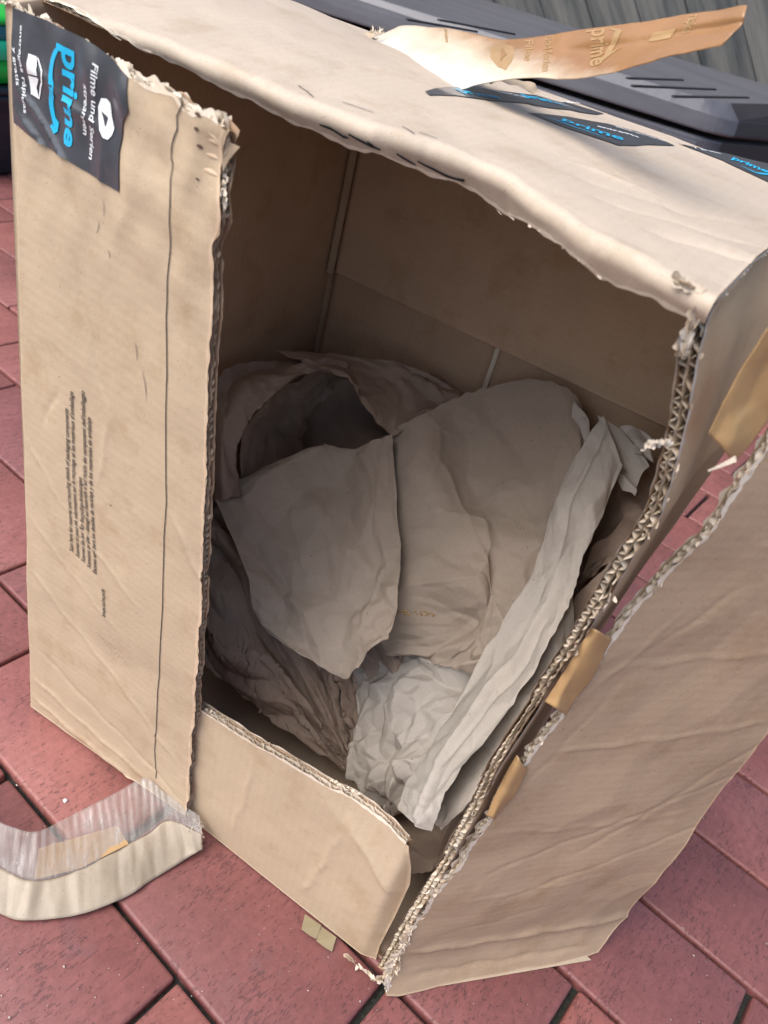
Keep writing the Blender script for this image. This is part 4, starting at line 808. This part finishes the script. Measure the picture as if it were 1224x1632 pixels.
sp(K3, 'folded_tip', [[(976, 748, 0.268), (992, 756, 0.266), (1006, 770, 0.264)], [(984, 766, 0.264), (998, 772, 0.262), (1015, 780, 0.260)], [(992, 782, 0.260), (1004, 784, 0.259), (1012, 790, 0.258)]], M_PAP2, seed=38, cr=.1, cell=.02, nu=20, nv=20)
sp(K3, 'small_twist', [[(992, 690, 0.305), (1008, 684, 0.305), (1022, 694, 0.302), (1040, 712, 0.296)], [(1000, 705, 0.295), (1012, 702, 0.292), (1026, 712, 0.290), (1042, 725, 0.288)], [(1012, 722, 0.285), (1022, 724, 0.283), (1030, 732, 0.282), (1044, 742, 0.280)]], M_PAP2, seed=39, cr=.9, cell=.014, nu=40, nv=40)
sp(K3, 'upper_crimp', [[(915, 640, 0.336), (930, 655, 0.334), (938, 668, 0.332), (940, 690, 0.326)], [(905, 690, 0.326), (918, 700, 0.322), (930, 705, 0.318), (938, 715, 0.314)], [(890, 745, 0.308), (898, 755, 0.304), (905, 765, 0.300), (912, 772, 0.296)]], M_PAP2, seed=41, cr=.5, cell=.02, nu=60, nv=40)
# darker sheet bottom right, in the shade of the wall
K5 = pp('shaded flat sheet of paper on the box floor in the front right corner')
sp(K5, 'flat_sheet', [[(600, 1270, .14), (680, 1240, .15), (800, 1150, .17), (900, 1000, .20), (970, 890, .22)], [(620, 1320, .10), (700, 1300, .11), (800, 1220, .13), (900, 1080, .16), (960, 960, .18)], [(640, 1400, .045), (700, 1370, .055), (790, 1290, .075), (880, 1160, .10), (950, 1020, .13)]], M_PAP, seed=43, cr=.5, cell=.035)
# glue blobs on the main sheet
def glue():
    V = []; F = []; r = random.Random(5)
    bm = bmesh.new()
    for k in range(22):
        px = 634 + r.random() * 60; py = 972 + 6 * r.random() + (px - 634) * .07; c = pt((px, py), 1, .150)
        M = Matrix.Translation(c) @ Matrix.Diagonal((.0014 * (r.random() + .4), .001, .0008 * (.6 + r.random()), 1)); bmesh.ops.create_icosphere(bm, subdivisions=2, radius=1, matrix=M)
    me = bpy.data.meshes.new('m'); bm.to_mesh(me); bm.free(); o = link('glue_drips', me, plain('amber_glue', (.22, .13, .05), .15, .6), K2); o.matrix_parent_inverse = Matrix.Translation((-.2, -.2, -.01))
glue()

# ================================================================== BACKGROUND
# storage bench
def lp3(p, z): return pt(p, 2, z)
s0 = lp3((442, 0), .50); s1 = lp3((1150, 221), .50); bd = (s1 - s0)[:2]; bd /= np.hypot(*bd); bn = np.array([-bd[1], bd[0]]); L_ = 1.55
O_ = s1[:2]
def bench():
    B_ = tag(empty('storage_bench', (O_[0], O_[1], 0)), 'long low dark grey plastic storage bench with a closed lid behind the box', 'storage box')
    m, nt, b = mat('grey_moulded_plastic'); ob = nt.nodes.new('ShaderNodeTexCoord').outputs['Object']
    nt.links.new(ramp(nt, noise(nt, mp(nt, ob, (3, 30, 30), (0, 0, math.atan2(bd[1], bd[0]))), 1, 4), [(.3, (.085, .085, .098)), (.7, (.12, .12, .135))]), b.inputs['Base Color'])
    b.inputs['Roughness'].default_value = .33; nt.links.new(bump(nt, noise(nt, ob, 70, 3), .15, .002), b.inputs['Normal'])
    m_end = plain('end_plastic_shaded', (.035, .03, .032), .5)  # end face of the same bench, its shade put into a darker colour
    # footprint: front edge along bd, the near end turns away in a rounded corner
    def foot(ins, n=7):
        pts = []; d2 = np.array([math.cos(math.radians(12.8 + 60)), math.sin(math.radians(12.8 + 60))])
        r = .05
        a0 = O_ - bd * r; a1 = O_ + d2 * r
        for k in range(n):
            t = k / (n - 1); pts.append((1 - t) ** 2 * a0 + 2 * t * (1 - t) * O_ + t * t * a1)
        pts = [O_ - bd * L_] + pts + [O_ + d2 * .55, O_ - bd * L_ + bn * .5]
        c = np.mean(pts, 0); return [p + (c - p) / np.linalg.norm(c - p) * ins for p in pts]
    def loft(name, layers, cap=True):
        V = []; F = []; n = None
        for ins, z, lift in layers:
            ps = foot(ins); n = len(ps)
            for i, p in enumerate(ps): V.append((p[0] - O_[0], p[1] - O_[1], z + lift * max(0, min(1, ((p - O_) @ bn) / .45))))
        for k in range(len(layers) - 1):
            for i in range(n): j = (i + 1) % n; F.append((k * n + i, k * n + j, (k + 1) * n + j, (k + 1) * n + i))
        F.append(tuple(range((len(layers) - 1) * n, len(layers) * n))); F.append(tuple(range(n))[::-1])
        me = mesh(V, F, None, [1 if (q_ % n == 7 and q_ < len(F) - 2) else 0 for q_ in range(len(F))]); o = link(name, me, [m, m_end], B_, False); md = o.modifiers.new('b', 'BEVEL'); md.width = .006; md.segments = 3; md.limit_method = 'ANGLE'; md.angle_limit = .3; return o
    loft('bench_body', [(.035, .0, 0), (.018, .40, 0), (.018, .491, 0)])
    loft('lid', [(.004, .502, 0), (.0, .506, 0), (.004, .535, 0), (.035, .558, .035)])
    # raised corner post and grooves pressed in the lid
    def bar(name, p, q, w, h, z0, mt, par=B_):
        p = np.array(p[:2]); q = np.array(q[:2]); d = (q - p) / np.hypot(*(q - p)); nn = np.array([-d[1], d[0]]) * w / 2
        base = [p - nn, q - nn, q + nn, p + nn]; V = [(x[0] - O_[0], x[1] - O_[1], z0) for x in base] + [(x[0] - O_[0], x[1] - O_[1], z0 + h) for x in base]
        return link(name, mesh(V, [(0, 1, 2, 3), (4, 5, 6, 7), (0, 1, 5, 4), (1, 2, 6, 5), (2, 3, 7, 6), (3, 0, 4, 7)]), mt, par, False)
    dk = plain('dark_groove', (.02, .02, .024), .5)
    for (a, b_) in (((1002, 119), (1088, 127)), ((1010, 131), (1140, 142)), ((1075, 148), (1192, 155)), ((700, 26), (820, 54)), ((650, 25), (760, 50))):
        bar('groove', lp3(a, .585), lp3(b_, .580), .006, .003, .578, dk)
    pa = O_ - bd * .12 - bn * -.004; pb = O_ - bd * .045 - bn * -.004
    bar('corner_post', pa, pb, .03, .46, .02, m)
    return B_
bench()
# timber fence of diagonal boards behind the bench
def wood():
    m, nt, b = mat('weathered_grey_timber'); ob = nt.nodes.new('ShaderNodeTexCoord').outputs['Object']; oi = nt.nodes.new('ShaderNodeObjectInfo')
    ad = nt.nodes.new('ShaderNodeVectorMath'); ad.operation = 'MULTIPLY_ADD'; cb = nt.nodes.new('ShaderNodeCombineXYZ'); [nt.links.new(oi.outputs['Random'], cb.inputs[k]) for k in range(3)]
    nt.links.new(cb.outputs[0], ad.inputs[0]); ad.inputs[1].default_value = (9, 17, 31); nt.links.new(ob, ad.inputs[2]); v = ad.outputs[0]
    w = noise(nt, mp(nt, v, (30, 30, 2.2)), 1, 5, .65)
    c = ramp(nt, w, [(.3, (.02, .026, .03)), (.43, (.07, .072, .068)), (.58, (.125, .12, .108)), (.78, (.18, .17, .145))])
    vo = nt.nodes.new('ShaderNodeTexVoronoi'); vo.inputs['Scale'].default_value = 1; nt.links.new(mp(nt, v, (7, 7, 3)), vo.inputs['Vector'])
    c = mixf(nt, ramp(nt, vo.outputs['Distance'], [(.10, g(.85)), (.2, g(0))]), c, (.035, .035, .035))
    nt.links.new(c, b.inputs['Base Color']); b.inputs['Roughness'].default_value = .65; nt.links.new(bump(nt, w, .5, .004), b.inputs['Normal']); return m
M_WOOD = wood()
def fence():
    fo = O_ + bn * .75 - bd * .8; F_ = tag(empty('timber_fence', (fo[0], fo[1], 0)), 'weathered grey timber fence of slanting boards behind the storage bench', 'fence')
    n3 = np.array([bn[0], bn[1], 0]); x3 = np.array([bd[0], bd[1], 0]); ang = math.radians(40)
    bm = bmesh.new(); bmesh.ops.create_cube(bm, size=1)
    for v in bm.verts: v.co.x *= .118; v.co.y *= .02; v.co.z *= 3.4
    bmesh.ops.bevel(bm, geom=bm.edges[:], offset=.003, segments=1, affect='EDGES'); me = bpy.data.meshes.new('board'); bm.to_mesh(me); bm.free(); me.materials.append(M_WOOD)
    rz = math.atan2(bd[1], bd[0])
    for k in range(-4, 22):
        o = bpy.data.objects.new('board', me); COL.objects.link(o); o.parent = F_
        o.matrix_local = Matrix.Rotation(rz, 4, 'Z') @ Matrix.Translation((k * .1545 - 1.1, .0035 * (k % 2), .62)) @ Matrix.Rotation(-ang, 4, 'Y')
    for x in (-1.6, .1, 1.6):
        V = [(x + a, .03 + b, z) for z in (0, 1.9) for a, b in ((-.04, 0), (.04, 0), (.04, .08), (-.04, .08))]
        o = link('post', mesh(V, [(0, 1, 2, 3), (4, 5, 6, 7), (0, 1, 5, 4), (1, 2, 6, 5), (2, 3, 7, 6), (3, 0, 4, 7)]), M_WOOD, F_, False); o.rotation_euler.z = rz
fence()
# dark tub with bright green lid part at the far left
def lathe(name, prof, loc, mats, par, sx=1, sy=1, n=40, sq=.8):
    V = []; F = []
    for r, z in prof:
        for k in range(n):
            a = 2 * math.pi * k / n; c, s = math.cos(a), math.sin(a); V.append((sx * r * math.copysign(abs(c) ** sq, c), sy * r * math.copysign(abs(s) ** sq, s), z))
    for i in range(len(prof) - 1):
        for k in range(n): j = (k + 1) % n; F.append((i * n + k, i * n + j, (i + 1) * n + j, (i + 1) * n + k))
    F.append(tuple(range(n))[::-1]); F.append(tuple(range((len(prof) - 1) * n, len(prof) * n)))
    o = link(name, mesh(V, F), mats, par); return o
def toy():
    c = pt((14, 285), 2, 0); cx, cy_ = c[0] - .160, c[1] + .0
    T = tag(empty('planter_tub', (cx, cy_, 0)), 'dark blue black plastic tub on the bricks at the far left edge', 'tub')
    mt = plain('dark_blue_plastic', (.012, .02, .032), .35, noise_sc=8)
    lathe('body', [(.13, 0), (.142, .01), (.15, .12), (.156, .165), (.162, .17), (.162, .185), (.15, .188)], 0, mt, T)
    lathe('rim', [(.155, .186), (.167, .189), (.167, .199), (.155, .203)], 0, mt, T)
    G_ = tag(empty('toy_bucket', (cx, cy_, .205)), 'bright green plastic tub standing on the dark tub at the far left edge', 'plastic tub')
    gr = plain('bright_green_plastic', (.01, .42, .05), .3); gr2 = plain('mint_green_plastic', (.02, .55, .28), .3)
    lathe('body', [(.13, .0), (.150, .004), (.154, .05)], 0, gr, G_)
    lathe('band', [(.154, .051), (.160, .056), (.160, .085), (.156, .09)], 0, gr2, G_)
    lathe('rim', [(.148, .091), (.152, .095), (.152, .118), (.148, .121)], 0, plain('teal_plastic', (.02, .17, .20), .3), G_)
    lathe('cap', [(.153, .122), (.158, .124), (.156, .132), (.140, .140), (.09, .144), (.0001, .145)], 0, gr, G_)
    # bush behind
    S_ = tag(empty('shrub', (cx - .3, cy_ + .75, 0)), 'dark green leafy shrub behind the green tub at the far left edge', 'shrub')
    r = random.Random(3); V = []; F = []
    for k in range(5200):
        u = r.gauss(0, .2), r.gauss(0, .16), .12 + abs(r.gauss(.22, .17)); s = r.uniform(.008, .022); a = r.uniform(0, 6.28); t = r.uniform(-.9, .9); i = len(V)
        d = Vector((math.cos(a), math.sin(a), t)).normalized() * s; w = d.cross(Vector((r.random() - .5, r.random() - .5, 1))).normalized() * s * .38; p = Vector(u)
        V += [p, p + d * .5 + w, p + d, p + d * .5 - w]; F.append((i, i + 1, i + 2, i + 3))
    link('foliage', mesh(V, F), plain('dark_leaf', (.03, .085, .03), .5, noise_sc=6, amt=.5), S_, False)
    V = []; F = []
    for k in range(5):
        a = k * 1.26; x, y = .10 * math.cos(a), .08 * math.sin(a); i = len(V)
        for (z, rr, f) in ((0, .008, .3), (.35, .004, 1)):
            V += [(x * f + rr * math.cos(b), y * f + rr * math.sin(b), z) for b in (0, 2.1, 4.2)]
        F += [(i, i + 1, i + 4, i + 3), (i + 1, i + 2, i + 5, i + 4), (i + 2, i, i + 3, i + 5)]
    link('stem', mesh(V, F), plain('bark', (.08, .06, .04), .8), S_, False)
toy()
# small chip of white stone on the patio
c = pt((104, 1277), 2, .001); bm = bmesh.new(); bmesh.ops.create_icosphere(bm, subdivisions=2, radius=.0022); r = random.Random(2)
for v in bm.verts: v.co *= .7 + .5 * r.random(); v.co.z = v.co.z * .6 + .001
me = bpy.data.meshes.new('m'); bm.to_mesh(me); bm.free(); o = link('stone_chip', me, plain('white_stone', (.7, .72, .72), .6)); o.location = c
tag(o, 'tiny white stone chip lying on the red bricks left of the box', 'stone')

def grit():
    r = random.Random(11); bm = bmesh.new()
    for k in range(220):
        px, py = r.uniform(-20, 1240), r.uniform(1050, 1640)
        P = pt((px, py), 2, 0.0)
        if 0 < P[0] < .62 and -.01 < P[1] < D: continue
        s_ = r.choice((.0003, .0004, .0005, .0008)); bmesh.ops.create_icosphere(bm, subdivisions=1, radius=s_, matrix=Matrix.Translation((P[0], P[1], s_ * .5)) @ Matrix.Diagonal((1 + r.random(), 1, .7, 1)))
    me = bpy.data.meshes.new('m'); bm.to_mesh(me); bm.free()
    tag(link('grit', me, plain('pale_grit', (.42, .36, .32), .8, noise_sc=60, amt=.5)), 'scattered pale grit and sand grains on the red bricks', kind='stuff')
grit()
